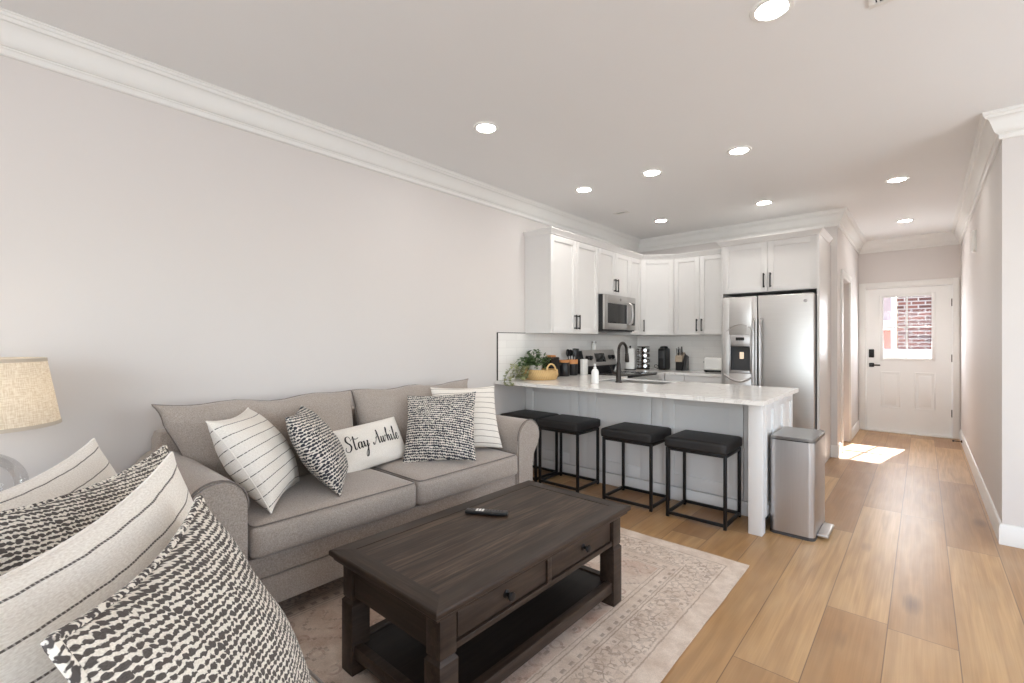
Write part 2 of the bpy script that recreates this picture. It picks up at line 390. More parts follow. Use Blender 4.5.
# ------------------------------------------------------------------ mesh building
class MB:
    def __init__(s): s.bm = bmesh.new(); s.uv = None
    def add(s, tmp, mat=None):
        if mat is not None: bmesh.ops.transform(tmp, matrix=mat, verts=tmp.verts)
        me = bpy.data.meshes.new('tmp'); tmp.to_mesh(me); tmp.free(); s.bm.from_mesh(me); bpy.data.meshes.remove(me); return s
    def box(s, x0, y0, z0, x1, y1, z1, bev=0.0, seg=2, mat=None):
        b = bmesh.new(); bmesh.ops.create_cube(b, size=1.0)
        bmesh.ops.transform(b, matrix=Matrix.Translation(((x0+x1)/2, (y0+y1)/2, (z0+z1)/2)) @ Matrix.Diagonal((abs(x1-x0), abs(y1-y0), abs(z1-z0), 1)), verts=b.verts)
        if bev: bmesh.ops.bevel(b, geom=list(b.edges), offset=bev, segments=seg, affect='EDGES', profile=0.5)
        return s.add(b, mat)
    def cyl(s, p0, p1, r0, r1=None, n=20, bev=0.0):
        p0, p1 = Vector(p0), Vector(p1); d = p1-p0; b = bmesh.new()
        bmesh.ops.create_cone(b, cap_ends=True, segments=n, radius1=r0, radius2=r0 if r1 is None else r1, depth=d.length)
        if bev: bmesh.ops.bevel(b, geom=[e for e in b.edges if len([f for f in e.link_faces if len(f.verts) > 4]) == 1], offset=bev, segments=2, affect='EDGES')
        return s.add(b, Matrix.Translation((p0+p1)/2) @ d.to_track_quat('Z', 'Y').to_matrix().to_4x4())
    def sphere(s, c, r, sc=(1, 1, 1), n=16):
        b = bmesh.new(); bmesh.ops.create_uvsphere(b, u_segments=n, v_segments=max(6, n//2), radius=r)
        return s.add(b, Matrix.Translation(c) @ Matrix.Diagonal((*sc, 1)))
    def tube(s, pts, r, n=8, closed=False, squash=None):
        pts = [Vector(p) for p in pts]; N = len(pts); rings = []
        up = None
        for i, p in enumerate(pts):
            a = pts[(i-1) % N] if closed or i > 0 else p; c = pts[(i+1) % N] if closed or i < N-1 else p
            d = (c-a).normalized()
            if up is None: up = Vector((0, 0, 1)) if abs(d.z) < 0.9 else Vector((1, 0, 0))
            x = d.cross(up)
            if x.length < 1e-6: x = d.orthogonal()
            x.normalize(); y = x.cross(d).normalized(); up = y
            rr = r[i] if isinstance(r, (list, tuple)) else r
            rings.append([s.bm.verts.new(p+x*math.cos(2*PI*k/n)*rr+y*math.sin(2*PI*k/n)*rr) for k in range(n)])
        m = N if closed else N-1
        for i in range(m):
            A, B = rings[i], rings[(i+1) % N]
            sh = 0
            if closed and i == N-1:
                sh = min(range(n), key=lambda q: (A[0].co-B[q].co).length)
            for k in range(n): s.bm.faces.new((A[k], A[(k+1) % n], B[(k+1+sh) % n], B[(k+sh) % n]))
        if not closed:
            s.bm.faces.new(list(reversed(rings[0]))); s.bm.faces.new(rings[-1])
        return s
    def lathe(s, prof, c=(0, 0, 0), n=32, uv=False):
        c = Vector(c); rings = []
        for (r, z) in prof:
            if r < 1e-6: rings.append([s.bm.verts.new(c+Vector((0, 0, z)))])
            else: rings.append([s.bm.verts.new(c+Vector((r*math.cos(2*PI*k/n), r*math.sin(2*PI*k/n), z))) for k in range(n)])
        lay = s.bm.loops.layers.uv.verify() if uv else None
        L = 0
        for i in range(len(prof)-1):
            A, B = rings[i], rings[i+1]
            dl = math.hypot(prof[i+1][0]-prof[i][0], prof[i+1][1]-prof[i][1])
            for k in range(n):
                k2 = (k+1) % n
                if len(A) == 1 and len(B) == 1: continue
                if len(A) == 1: vs = (A[0], B[k2], B[k]); u = ((k+.5, 0), (k+1, 1), (k, 1))
                elif len(B) == 1: vs = (A[k], A[k2], B[0]); u = ((k, 0), (k+1, 0), (k+.5, 1))
                else: vs = (A[k], A[k2], B[k2], B[k]); u = ((k, 0), (k+1, 0), (k+1, 1), (k, 1))
                f = s.bm.faces.new(vs)
                if uv:
                    rr = max(prof[i][0], prof[i+1][0])
                    for l, (a, b) in zip(f.loops, u): l[lay].uv = (a/n*2*PI*rr, L+b*dl)
            L += dl
        return s
    def prism(s, poly, a, b, axis='y'):
        # poly in the plane across axis: x -> (y,z), y -> (x,z), z -> (x,y)
        def P(p, t): return {'x': (t, p[0], p[1]), 'y': (p[0], t, p[1]), 'z': (p[0], p[1], t)}[axis]
        A = [s.bm.verts.new(P(p, a)) for p in poly]; B = [s.bm.verts.new(P(p, b)) for p in poly]; n = len(poly)
        fs = [s.bm.faces.new(A), s.bm.faces.new(list(reversed(B)))]
        for i in range(n): fs.append(s.bm.faces.new((A[i], B[i], B[(i+1) % n], A[(i+1) % n])))
        bmesh.ops.recalc_face_normals(s.bm, faces=fs); return s
    def quad(s, *p): s.bm.faces.new([s.bm.verts.new(q) for q in p]); return s
    def grid(s, fn, nu, nv, uvfn=None):
        V = [[s.bm.verts.new(fn(i/nu, j/nv)) for j in range(nv+1)] for i in range(nu+1)]
        lay = s.bm.loops.layers.uv.verify() if uvfn else None
        for i in range(nu):
            for j in range(nv):
                f = s.bm.faces.new((V[i][j], V[i+1][j], V[i+1][j+1], V[i][j+1]))
                if uvfn:
                    for l, (a, b) in zip(f.loops, ((i, j), (i+1, j), (i+1, j+1), (i, j+1))): l[lay].uv = uvfn(a/nu, b/nv)
        return s
    def softbox(s, x0, y0, z0, x1, y1, z1, r, puff=(0, 0, 0), n=14, wob=0.0, seed=0):
        b = bmesh.new(); bmesh.ops.create_cube(b, size=2.0)
        bmesh.ops.subdivide_edges(b, edges=list(b.edges), cuts=n, use_grid_fill=True)
        H = Vector(((x1-x0)/2, (y1-y0)/2, (z1-z0)/2)); C = Vector(((x0+x1)/2, (y0+y1)/2, (z0+z1)/2))
        for v in b.verts:
            t = v.co.copy()
            # gather samples toward the rims so the rounding is well resolved
            t = Vector([math.copysign(abs(q)**0.75, q) for q in t])
            p = Vector([t[i]*H[i] for i in range(3)])
            q = Vector([max(-(H[i]-r), min(H[i]-r, p[i])) for i in range(3)])
            d = p-q
            if d.length > 1e-9: p = q+d.normalized()*r
            for i in range(3):
                j, k = (i+1) % 3, (i+2) % 3
                p[i] += math.copysign(1, t[i])*abs(t[i])**3*puff[i]*(1-t[j]**2)*(1-t[k]**2)
            w = mnoise.noise_vector((p+C)*5+Vector((seed, 0, 0)))*wob if wob else Vector()
            v.co = C+p+w
        return s.add(b)
    def build(s, name, mat, parent=None, smooth=40, recalc=False):
        if recalc: bmesh.ops.recalc_face_normals(s.bm, faces=s.bm.faces)
        me = bpy.data.meshes.new(name); s.bm.to_mesh(me); s.bm.free()
        me.materials.append(mat)
        if smooth:
            for p in me.polygons: p.use_smooth = True
            try: me.set_sharp_from_angle(angle=math.radians(smooth))
            except Exception: pass
        o = bpy.data.objects.new(name, me); COL.objects.link(o)
        if parent: o.parent = parent
        return o

def tag(o, label, cat, group=None, kind=None):
    if label: o['label'] = label
    if cat: o['category'] = cat
    if group: o['group'] = group
    if kind: o['kind'] = kind
    return o
def empty(name, loc, rz=0.0, label=None, cat=None, group=None):
    o = bpy.data.objects.new(name, None); COL.objects.link(o); o.empty_display_size = 0.05
    o.location = loc; o.rotation_euler = (0, 0, rz); tag(o, label, cat, group); return o
def struct(o, label=None, cat=None):
    o['kind'] = 'structure'
    if label: o['label'] = label
    if cat: o['category'] = cat
    return o
def copy_tree(o, parent=None):
    c = o.copy(); COL.objects.link(c)
    if parent: c.parent = parent
    for ch in [q for q in bpy.data.objects if q.parent == o]: copy_tree(ch, c)
    return c
R90 = PI/2

# ------------------------------------------------------------------ room shell
XL = -0.045                     # left wall
ZC = 2.755                      # ceiling
YB, XH, YE, XR, YF = 6.30, 2.36, 8.57, 3.455, 4.31     # kitchen back wall, hall left wall, entry wall, hall right wall, stair wall
X1, Y0 = 5.60, -2.60
struct(MB().box(-0.20, Y0-0.15, -0.12, X1+0.15, YE+0.18, 0.0).build('floor', M['floor']), 'wide oak plank floor running down to the front door', 'floor')
struct(MB().box(-0.20, Y0-0.15, ZC, X1+0.15, YE+0.18, ZC+0.12).build('ceiling', M['ceiling']), 'smooth off-white ceiling', 'ceiling')
T = 0.14
struct(MB().box(XL-T, Y0-T, 0, XL, YB+T, ZC).build('wall_left', M['wall']), 'plain pale greige wall behind the sofa', 'wall')
struct(MB().box(XL, YB, 0, XH, YB+T, ZC).build('wall_kitchen', M['wall']), 'kitchen end wall behind cabinets and refrigerator', 'wall')
DY0, DY1, DZ = 6.66, 7.42, 2.05
struct(MB().box(XH-T, YB+T, 0, XH, DY0, ZC).box(XH-T, DY1, 0, XH, YE, ZC).box(XH-T, DY0, DZ, XH, DY1, ZC).build('wall_hall_left', M['wall']), 'hall wall with the side doorway', 'wall')
EX0, EX1, EZ = 2.435, 3.385, 2.075
struct(MB().box(XH-T, YE, 0, EX0, YE+T, ZC).box(EX1, YE, 0, XR+T, YE+T, ZC).box(EX0, YE, EZ, EX1, YE+T, ZC).build('wall_entry', M['wall']), 'grey end wall around the front door', 'wall')
struct(MB().box(XR, YF, 0, XR+T, YE, ZC).build('wall_hall_right', M['wall']), 'long hall wall on the right', 'wall')
struct(MB().box(XR+T, YF, 0, X1, YF+T, ZC).build('wall_stair', M['wall']), 'wall facing the living room at the right edge', 'wall')
def wall_holes_x(mb, y0, y1, x0, x1, holes):
    xs = x0
    for (a, b, z0, z1) in holes:
        mb.box(xs, y0, 0, a, y1, ZC); mb.box(a, y0, 0, b, y1, z0); mb.box(a, y0, z1, b, y1, ZC); xs = b
    mb.box(xs, y0, 0, x1, y1, ZC); return mb
HR = [(1.70, 3.30, 0.55, 2.35), (3.70, 5.30, 0.55, 2.35)]
struct(wall_holes_x(MB(), Y0-T, Y0, XL, X1+T, HR).build('wall_rear', M['wall']), 'rear living room wall with two added windows', 'wall')
SW = MB(); ys = Y0
for (a_, b_) in ((-0.55, 1.25), (2.05, 3.85)):
    SW.box(X1, ys, 0, X1+T, a_, ZC).box(X1, a_, 0, X1+T, b_, 0.55).box(X1, a_, 2.35, X1+T, b_, ZC); ys = b_
SW.box(X1, ys, 0, X1+T, YF+T, ZC)
struct(SW.build('wall_right', M['wall']), 'right living room wall with two added windows', 'wall')

def window(n, w, h, loc, rz):  # unseen windows added around the daylight area lamps
    e = empty('window_%d' % n, loc, rz); struct(e, 'unseen white framed window added to light the living room', 'window')
    f = MB(); t = 0.05
    f.box(0, 0.03, 0, t, 0.11, h).box(w-t, 0.03, 0, w, 0.11, h).box(t, 0.03, 0, w-t, 0.11, t).box(t, 0.03, h-t, w-t, 0.11, h).box(t, 0.05, h/2-0.025, w-t, 0.10, h/2+0.025)
    f.build('window_frame', M['trim'], e, 0)
    MB().box(t, 0.068, t, w-t, 0.072, h-t).build('pane', M['glass'], e, 0)
window(1, 1.6, 1.8, (3.30, Y0, 0.55), PI); window(2, 1.6, 1.8, (5.30, Y0, 0.55), PI)
window(3, 1.8, 1.8, (X1, 1.25, 0.55), -R90); window(4, 1.8, 1.8, (X1, 3.85, 0.55), -R90)

# crown moulding and baseboards: profiles swept along the walls with mitred corners
def sweep(path, prof, side=1, closed=False):
    mb = MB(); P = [Vector((*p, 0)) for p in path]; N = len(P); rings = []
    for i, p in enumerate(P):
        def nrm(a, b):
            d = (b-a).normalized(); return Vector((-d.y, d.x, 0))*side
        if i == 0: m = nrm(P[0], P[1])
        elif i == N-1: m = nrm(P[-2], P[-1])
        else:
            n1, n2 = nrm(P[i-1], p), nrm(p, P[i+1]); m = (n1+n2); m = m/ max(0.2, m.dot(n1))
        rings.append([mb.bm.verts.new(p+m*o+Vector((0, 0, z))) for (o, z) in prof])
    k = len(prof)
    for i in range(N-1):
        for j in range(k): mb.bm.faces.new((rings[i][j], rings[i+1][j], rings[i+1][(j+1) % k], rings[i][(j+1) % k]))
    mb.bm.faces.new(rings[0]); mb.bm.faces.new(list(reversed(rings[-1])))
    bmesh.ops.recalc_face_normals(mb.bm, faces=mb.bm.faces)
    return mb
def crown_prof():
    p = [(0, ZC-0.168), (0.011, ZC-0.168), (0.015, ZC-0.162), (0.015, ZC-0.142), (0.020, ZC-0.136)]
    for i in range(9):
        a = i/8; x = 0.020+0.060*a; z = ZC-0.132+0.092*(a-0.16*math.sin(2*PI*a)); p.append((x, z))
    p += [(0.084, ZC-0.034), (0.087, ZC-0.026), (0.093, ZC-0.022), (0.093, ZC-0.010), (0.098, ZC-0.006), (0.098, ZC-0.0005), (0, ZC-0.0005)]
    return p
CP = crown_prof()
BP = [(0, 0.0005), (0.015, 0.0005), (0.015, 0.098), (0.013, 0.104), (0.013, 0.112), (0.009, 0.124), (0.004, 0.132), (0, 0.134)]
path_crown = [(XL, Y0), (XL, YB), (XH, YB), (XH, YE), (XR, YE), (XR, YF), (X1, YF), (X1, Y0), (XL, Y0)]
struct(sweep(path_crown, CP, -1).build('trim_1', M['trim'], None, 25), 'white crown moulding around the ceiling', 'crown moulding')
struct(sweep([(XL, Y0), (XL, 3.735)], BP, -1).build('baseboard_left', M['trim']), 'white baseboard on the sofa wall', 'baseboard')
struct(sweep([(2.300, YB), (XH, YB), (XH, DY0-0.085)], BP, -1).build('baseboard_kitchen_corner', M['trim']), 'short white baseboard wrapping the corner past the refrigerator', 'baseboard')
struct(sweep([(XH, DY1+0.085), (XH, YE), (EX0-0.075, YE)], BP, -1).build('baseboard_hall_left', M['trim']), 'white baseboard left of the front door', 'baseboard')
struct(sweep([(EX1+0.065, YE), (XR, YE), (XR, YF), (X1, YF), (X1, Y0), (XL, Y0)], BP, -1).build('baseboard_right', M['trim']), 'white baseboard along the right hall wall', 'baseboard')

# side doorway in the hall's left wall: casing and a closed white door set back in it
cas = MB()
for (a, b, z0, z1) in ((DY0-0.085, DY0, 0, DZ+0.085), (DY1, DY1+0.085, 0, DZ+0.085), (DY0, DY1, DZ, DZ+0.085)):
    cas.box(XH-0.005, a, z0, XH+0.018, b, z1, 0.004)
struct(cas.build('trim_2', M['trim']), 'white casing around the hall side doorway', 'door casing')
d2 = empty('door_2', (XH-0.10, DY0, 0), R90); struct(d2, 'closed white side door set back in the hall doorway', 'door')
def panel_door(mb, w, h, panels, t=0.04):
    # slab with raised panel mouldings on the -Y face
    mb.box(0, 0, 0.008, w, t, h)
    for (x0, z0, x1, z1) in panels:
        m = 0.014
        mb.box(x0, -0.006, z0, x1, 0, z0+m, 0.003).box(x0, -0.006, z1-m, x1, 0, z1, 0.003).box(x0, -0.006, z0+m, x0+m, 0, z1-m, 0.003).box(x1-m, -0.006, z0+m, x1, 0, z1-m, 0.003)
        mb.box(x0+0.04, -0.005, z0+0.04, x1-0.04, 0, z1-0.04, 0.004)
    return mb
panel_door(MB(), DY1-DY0, DZ, [(0.1, 0.25, 0.34, 0.95), (0.42, 0.25, 0.66, 0.95), (0.1, 1.1, 0.34, 1.9), (0.42, 1.1, 0.66, 1.9)]).build('door_leaf', M['door'], d2, 30)

# front door: jamb, leaf with four-light window, hardware
d1 = empty('door_1', (EX0+0.017, YE-0.005, 0), 0); struct(d1, 'white front door with a four-pane window and black keypad lock', 'door')
DW, DH = 0.916, 2.055
wx0, wx1, wz0, wz1 = 0.175, 0.735, 1.045, 1.945
m = MB()
m.box(0, 0.02, 0.018, wx0, 0.065, DH).box(wx1, 0.02, 0.018, DW, 0.065, DH).box(wx0, 0.02, 0.018, wx1, 0.065, wz0).box(wx0, 0.02, wz1, wx1, 0.065, DH)
for (x0, z0, x1, z1) in ((0.165, 0.345, 0.385, 0.865), (0.535, 0.345, 0.755, 0.865)):
    q = 0.016
    m.box(x0, 0.012, z0, x1, 0.02, z0+q, 0.004).box(x0, 0.012, z1-q, x1, 0.02, z1, 0.004).box(x0, 0.012, z0+q, x0+q, 0.02, z1-q, 0.004).box(x1-q, 0.012, z0+q, x1, 0.02, z1-q, 0.004)
    m.box(x0+0.045, 0.014, z0+0.045, x1-0.045, 0.02, z1-0.045, 0.004)
m.build('door_leaf', M['door'], d1, 30)
f = MB(); q = 0.022
f.box(wx0-0.02, 0.008, wz0-0.02, wx0+q, 0.02, wz1+0.02, 0.004).box(wx1-q, 0.008, wz0-0.02, wx1+0.02, 0.02, wz1+0.02, 0.004).box(wx0+q, 0.008, wz0-0.02, wx1-q, 0.02, wz0+q, 0.004).box(wx0+q, 0.008, wz1-q, wx1-q, 0.02, wz1+0.02, 0.004)
f.build('window_frame', M['door'], d1, 30)
f = MB(); cx, cz = (wx0+wx1)/2, (wz0+wz1)/2
f.box(cx-0.010, 0.018, wz0+q, cx+0.010, 0.05, wz1-q, 0.003).box(wx0+q, 0.018, cz-0.010, wx1-q, 0.05, cz+0.010, 0.003)
f.build('muntin', M['door'], d1, 30)
MB().box(wx0, 0.036, wz0, wx1, 0.040, wz1).build('window_pane', M['glass'], d1, 0)
MB().box(0.030, -0.004, 1.062, 0.092, 0.02, 1.182, 0.008).box(0.042, -0.007, 1.095, 0.080, -0.004, 1.170, 0.001).build('keypad_lock', M['black'], d1)
h = MB().box(0.032, -0.002, 0.925, 0.092, 0.02, 0.985, 0.008).cyl((0.062, -0.002, 0.955), (0.062, -0.05, 0.955), 0.011).box(0.055, -0.058, 0.945, 0.165, -0.044, 0.965, 0.005)
h.build('door_handle', M['black'], d1)
for z in (0.33, 1.07, 1.82):
    MB().cyl((DW+0.004, 0.012, z-0.05), (DW+0.004, 0.012, z+0.05), 0.008, n=12).box(DW-0.006, 0.014, z-0.05, DW+0.014, 0.021, z+0.05).build('hinge', M['bronze'], d1)
MB().box(-0.01, -0.03, 0.0, DW+0.01, 0.09, 0.016, 0.004).build('threshold', M['white_plastic'], d1)
MB().box(-0.017, 0.0, 0, -0.003, 0.12, EZ).box(DW+0.003, 0.0, 0, EX1-EX0-0.017, 0.12, EZ).box(-0.017, 0.0, DH+0.004, DW+0.017, 0.12, EZ).build('door_jamb', M['door'], d1, 0)
cas = MB()
cas.box(EX0-0.068, YE-0.018, 0, EX0+0.006, YE+0.005, EZ+0.07, 0.004).box(EX1-0.006, YE-0.018, 0, EX1+0.055, YE+0.005, EZ+0.07, 0.004).box(EX0+0.006, YE-0.018, EZ-0.006, EX1-0.006, YE+0.005, EZ+0.07, 0.004)
struct(cas.build('trim_3', M['trim']), 'white casing around the front door', 'door casing')

# outside, seen through the door's window
struct(MB().box(-12, YE+0.2, -0.32, 16, 32, -0.16).build('ground', M['paving']), 'pale paved street outside the front door', 'ground')
b = empty('brick_house', (0, 0, 0), 0, 'brick house wall across the way, seen through the front door window', 'building')
MB().box(2.62, 14.0, -0.17, 9.0, 14.4, 4.6).build('wall', M['brick'], b, 0)
MB().box(2.52, 13.93, -0.17, 2.60, 14.05, 4.6, 0.01).build('corner_board', M['white_plastic'], b)
MB().box(2.3, 13.9, 4.6, 9.2, 14.5, 4.85).build('roof_edge', M['white_plastic'], b, 0)
b = empty('siding_house', (0, 0, 0), 0, 'grey house left of the brick wall, seen through the door window', 'building')
MB().box(-4.0, 16.0, 1.85, 2.5, 16.5, 4.2).build('upper_wall', M['siding'], b, 0)
MB().box(-4.0, 15.98, -0.17, 2.5, 16.5, 1.60).build('lower_wall', M['redwall'], b, 0)
MB().box(-4.0, 15.7, 1.60, 2.5, 16.5, 1.85).build('porch_roof', M['white_plastic'], b, 0)
tag(MB().box(1.0, 12.2, -0.17, 6.5, 12.4, 1.14, 0.01).build('porch_parapet', M['white_plastic']), 'low white parapet outside below the brick wall', 'parapet')

# hall details
ch = empty('door_chime', (XR, 6.25, 2.25), 0, 'small white door chime box high on the right hall wall', 'door chime')
MB().softbox(-0.034, -0.052, -0.100, 0.0, 0.052, 0.100, 0.016, (0.006, 0, 0), 8).build('cover', M['white_plastic'], ch)
MB().box(-0.005, -0.055, -0.104, 0, 0.055, 0.104).build('back_plate', M['trim'], ch)
ds = empty('door_stop', (XR-0.015, 7.98, 0.06), 0, 'small dark door stop on the right baseboard by the front door', 'door stop')
MB().cyl((0, 0, 0), (-0.012, 0, 0), 0.016, n=16).tube([(-0.01, 0, 0), (-0.075, 0, 0)], 0.006, 10).build('spring', M['bronze'], ds)
MB().cyl((-0.072, 0, 0), (-0.09, 0, 0), 0.011, n=14, bev=0.002).build('tip', M['black_plastic'], ds)

# recessed downlights and ceiling vents
LIGHTS = [((2.578, 2.287), 'largest lit recessed ceiling light, near the top edge above the rug'),
          ((0.839, 2.270), 'lit recessed ceiling light above the sofa side of the room'),
          ((0.634, 3.817), 'lit recessed ceiling light above the left end of the peninsula'),
          ((1.320, 3.821), 'lit recessed ceiling light above the middle of the peninsula'),
          ((2.022, 3.820), 'lit recessed ceiling light above the right end of the peninsula'),
          ((0.705, 5.410), 'lit recessed ceiling light nearest the corner wall cabinets'),
          ((1.824, 5.424), 'lit recessed ceiling light in front of the refrigerator cabinet'),
          ((2.901, 5.446), 'lit recessed ceiling light at the near end of the hall'),
          ((2.914, 7.355), 'lit recessed ceiling light nearest the front door')]
proto = empty('recessed_light', (*LIGHTS[0][0], ZC))
MB().lathe([(0.062, -0.001), (0.062, -0.004), (0.066, -0.008), (0.084, -0.006), (0.088, -0.001)], n=40).build('trim_ring', M['white_plastic'], proto, 40, True)
MB().lathe([(0, -0.0025), (0.0625, -0.0025)], n=40).build('diffuser', M['downlight'], proto)
for i, (p, lab) in enumerate(LIGHTS):
    o = proto if i == 0 else copy_tree(proto)
    o.location = (*p, ZC); tag(o, lab, 'ceiling light', 'recessed ceiling lights')
def vent(loc, w, l, n, label, rz=0):
    v = empty('ceiling_vent', loc, rz, label, 'vent')
    f = MB(); e = 0.025
    f.box(-w/2, -l/2, -0.008, w/2, -l/2+e, 0, 0.002).box(-w/2, l/2-e, -0.008, w/2, l/2, 0, 0.002).box(-w/2, -l/2+e, -0.008, -w/2+e, l/2-e, 0, 0.002).box(w/2-e, -l/2+e, -0.008, w/2, l/2-e, 0, 0.002)
    f.build('frame', M['vent'], v)
    MB().box(-w/2+e, -l/2+e, -0.002, w/2-e, l/2-e, -0.0005).build('opening', M['void'], v, 0)
    for k in range(n):
        x = -w/2+e+(k+0.5)*(w-2*e)/n
        MB().box(x-0.005, -l/2+e, -0.0065, x+0.004, l/2-e, -0.0045).build('louver', M['vent'], v, 0)
vent((0.514, 4.775, ZC), 0.16, 0.10, 5, 'small pale ceiling vent above the kitchen range')
vent((3.068, 2.475, ZC), 0.34, 0.18, 14, 'white ceiling register cut off by the top edge of the picture')

# ------------------------------------------------------------------ kitchen
def shaker(mb, x0, z0, x1, z1, y, fr=0.058, t=0.02, rec=0.013, bev=0.0012):
    # front face at y, thickness behind it
    mb.box(x0, y, z0, x0+fr, y+t, z1, bev).box(x1-fr, y, z0, x1, y+t, z1, bev)
    mb.box(x0+fr-0.001, y, z0, x1-fr+0.001, y+t, z0+fr, bev).box(x0+fr-0.001, y, z1-fr, x1-fr+0.001, y+t, z1, bev)
    mb.box(x0+fr-0.002, y+rec, z0+fr-0.002, x1-fr+0.002, y+t-0.001, z1-fr+0.002)
    return mb
def bar_pull(x, z0, z1, y, parent, horiz=None):
    m = MB(); r = 0.006
    if horiz:
        xa, xb, z = horiz; m.box(xa, y-0.034, z-r, xb, y-0.022, z+r, 0.002).box(xa+0.012, y-0.024, z-r, xa+0.024, y, z+r).box(xb-0.024, y-0.024, z-r, xb-0.012, y, z+r)
    else:
        m.box(x-r, y-0.034, z0, x+r, y-0.022, z1, 0.002).box(x-r, y-0.024, z0+0.006, x+r, y, z0+0.020).box(x-r, y-0.024, z1-0.020, x+r, y, z1-0.006)
    return m.build('handle', M['black'], parent)
ZU0, ZU1 = 1.380, 2.375
def wall_cab(label, loc, rz, w, d, z0, z1, doors, pulls):
    c = empty('wall_cabinet', loc, rz, label, 'cabinet', None)
    MB().box(0.0005, 0, z0, w-0.0005, d, z1, 0.001).build('cabinet_body', M['cabinet'], c, 0)
    for (a, b), px in zip(doors, pulls):
        o = shaker(MB(), a+0.0015, z0+0.003, b-0.0015, z1-0.004, -0.0205).build('door', M['cabinet'], c, 30)
        bar_pull(px, z0+0.045, z0+0.200, -0.0205, o)
    return c
XU = 0.27
wall_cab('tall white wall cabinet at the left end, two shaker doors, above the plant', (XU, 3.745, 0), R90, 0.913, 0.314, ZU0, ZU1, [(0, .4565), (.4565, .913)], [.4565-.032, .4565+.032])
wall_cab('short white two-door wall cabinet directly above the microwave', (XU, 4.660, 0), R90, 0.771, 0.314, 1.845, ZU1, [(0, .3855), (.3855, .771)], [.3855-.032, .3855+.032])
wall_cab('narrow white single-door wall cabinet right of the microwave', (XU, 5.433, 0), R90, 0.308, 0.314, ZU0, ZU1, [(0, .308)], [.035])
c = empty('wall_cabinet', (0.27, 5.743, 0), 0, 'white corner wall cabinet with a diagonal door', 'cabinet')
MB().prism([(-0.314, 0), (0, 0), (0.360, 0.247), (0.360, 0.556), (-0.314, 0.556)], ZU0, ZU1, 'z').build('cabinet_body', M['cabinet'], c, 0)
dd = empty('tmp', (0, 0, 0)); bpy.data.objects.remove(dd)
L = math.hypot(0.360, 0.247); A = math.atan2(0.247, 0.360)
dm = shaker(MB(), 0.012, ZU0+0.003, L-0.012, ZU1-0.004, -0.0205)
bmesh.ops.transform(dm.bm, matrix=Matrix.Rotation(A, 4, 'Z'), verts=dm.bm.verts)
do = dm.build('door', M['cabinet'], c, 30)
hm = bar_pull(0.045, ZU0+0.045, ZU0+0.200, -0.0205, do); hm.data.transform(Matrix.Rotation(A, 4, 'Z'))
wall_cab('white two-door wall cabinet on the back wall, between corner cabinet and refrigerator', (0.632, 5.990, 0), 0, 0.664, 0.309, ZU0, ZU1, [(0, .332), (.332, .664)], [.332-.03, .332+.03])
c = wall_cab('wide deep white wall cabinet above the refrigerator', (1.366, 5.600, 0), 0, 0.908, 0.699, 1.832, ZU1, [(0, .454), (.454, .908)], [.454-.032, .454+.032])
tag(MB().box(1.344, 5.585, 0.0, 1.3645, 6.299, ZU1, 0.001).build('refrigerator_side_panel', M['cabinet'], None, 0), 'white end panel on the left side of the refrigerator', 'cabinet panel')
tag(MB().box(2.2755, 5.545, 0.0, 2.2985, 6.299, ZU1, 0.002).build('refrigerator_side_panel', M['cabinet'], None, 0), 'tall white end panel on the right side of the refrigerator', 'cabinet panel')
ccp = [(-0.02, ZU1+0.0005), (0.004, ZU1+0.0005), (0.006, ZU1+0.010), (0.012, ZU1+0.016), (0.030, ZU1+0.044), (0.034, ZU1+0.048), (0.034, ZU1+0.058), (-0.02, ZU1+0.058)]
tag(sweep([(XL+0.001, 3.745), (0.291, 3.745), (0.291, 5.735), (0.642, 5.970), (1.342, 5.970), (1.342, 5.560), (2.299, 5.545), (2.299, 6.185)], ccp, -1).build('cabinet_crown', M['cabinet'], None, 25), 'white crown strip running along the tops of the wall cabinets', 'moulding')

# backsplash
struct(MB().box(XL, 3.325, 0.9145, XL+0.008, YB, 1.379).build('trim_4', M['tile_left'], None, 0), 'glossy white subway tile backsplash on the left wall', 'backsplash')
struct(MB().box(XL+0.008, YB-0.008, 0.9145, 1.343, YB, 1.379).build('trim_5', M['tile_back'], None, 0), 'glossy white subway tile backsplash on the back wall', 'backsplash')
struct(MB().box(XL, 3.316, 0.9145, XL+0.011, 3.3245, 1.384).box(XL, 3.3245, 1.3795, XL+0.011, 3.743, 1.386).build('trim_6', M['grey_trim'], None, 0), 'thin dark metal edge around the end of the backsplash', 'edge trim')

# peninsula: body, shaker back panels, end wall with post
pen = empty('peninsula_cabinet', (0, 0, 0), 0, 'white shaker panelled peninsula cabinet behind the four stools', 'cabinet')
MB().box(XL+0.002, 3.771, 0.0, 0.655, 4.385, 0.8835).box(1.345, 3.771, 0.0, 2.189, 4.385, 0.8835).box(0.655, 3.771, 0.0, 1.345, 4.385, 0.698).box(XL+0.002, 4.385, 0.0, 0.62, 4.656, 0.8835).build('cabinet_body', M['cabinet'], pen, 0)
for (a, b, st) in ((XL+0.004, 0.612, 0.10), (0.616, 1.345, 0.190), (1.349, 2.070, 0.190)):
    p = MB(); y = 3.750; rt = 0.098; z0, z1 = 0.112, 0.880
    p.box(a, y, z0, a+st-rt+0.002, y+0.02, z1, 0.0015)
    if st > rt+0.01:
        shaker(p, a+st-rt+0.003, z0, b, z1, y, rt)
    else: shaker(p, a, z0, b, z1, y, rt)
    p.build('panel', M['cabinet'], pen, 30)
MB().box(2.074, 3.752, 0.112, 2.189, 3.771, 0.8835, 0.001).build('filler_strip', M['cabinet'], pen, 0)
MB().box(XL+0.004, 3.740, 0.0, 2.189, 3.771, 0.105, 0.004).build('base_board', M['cabinet'], pen)
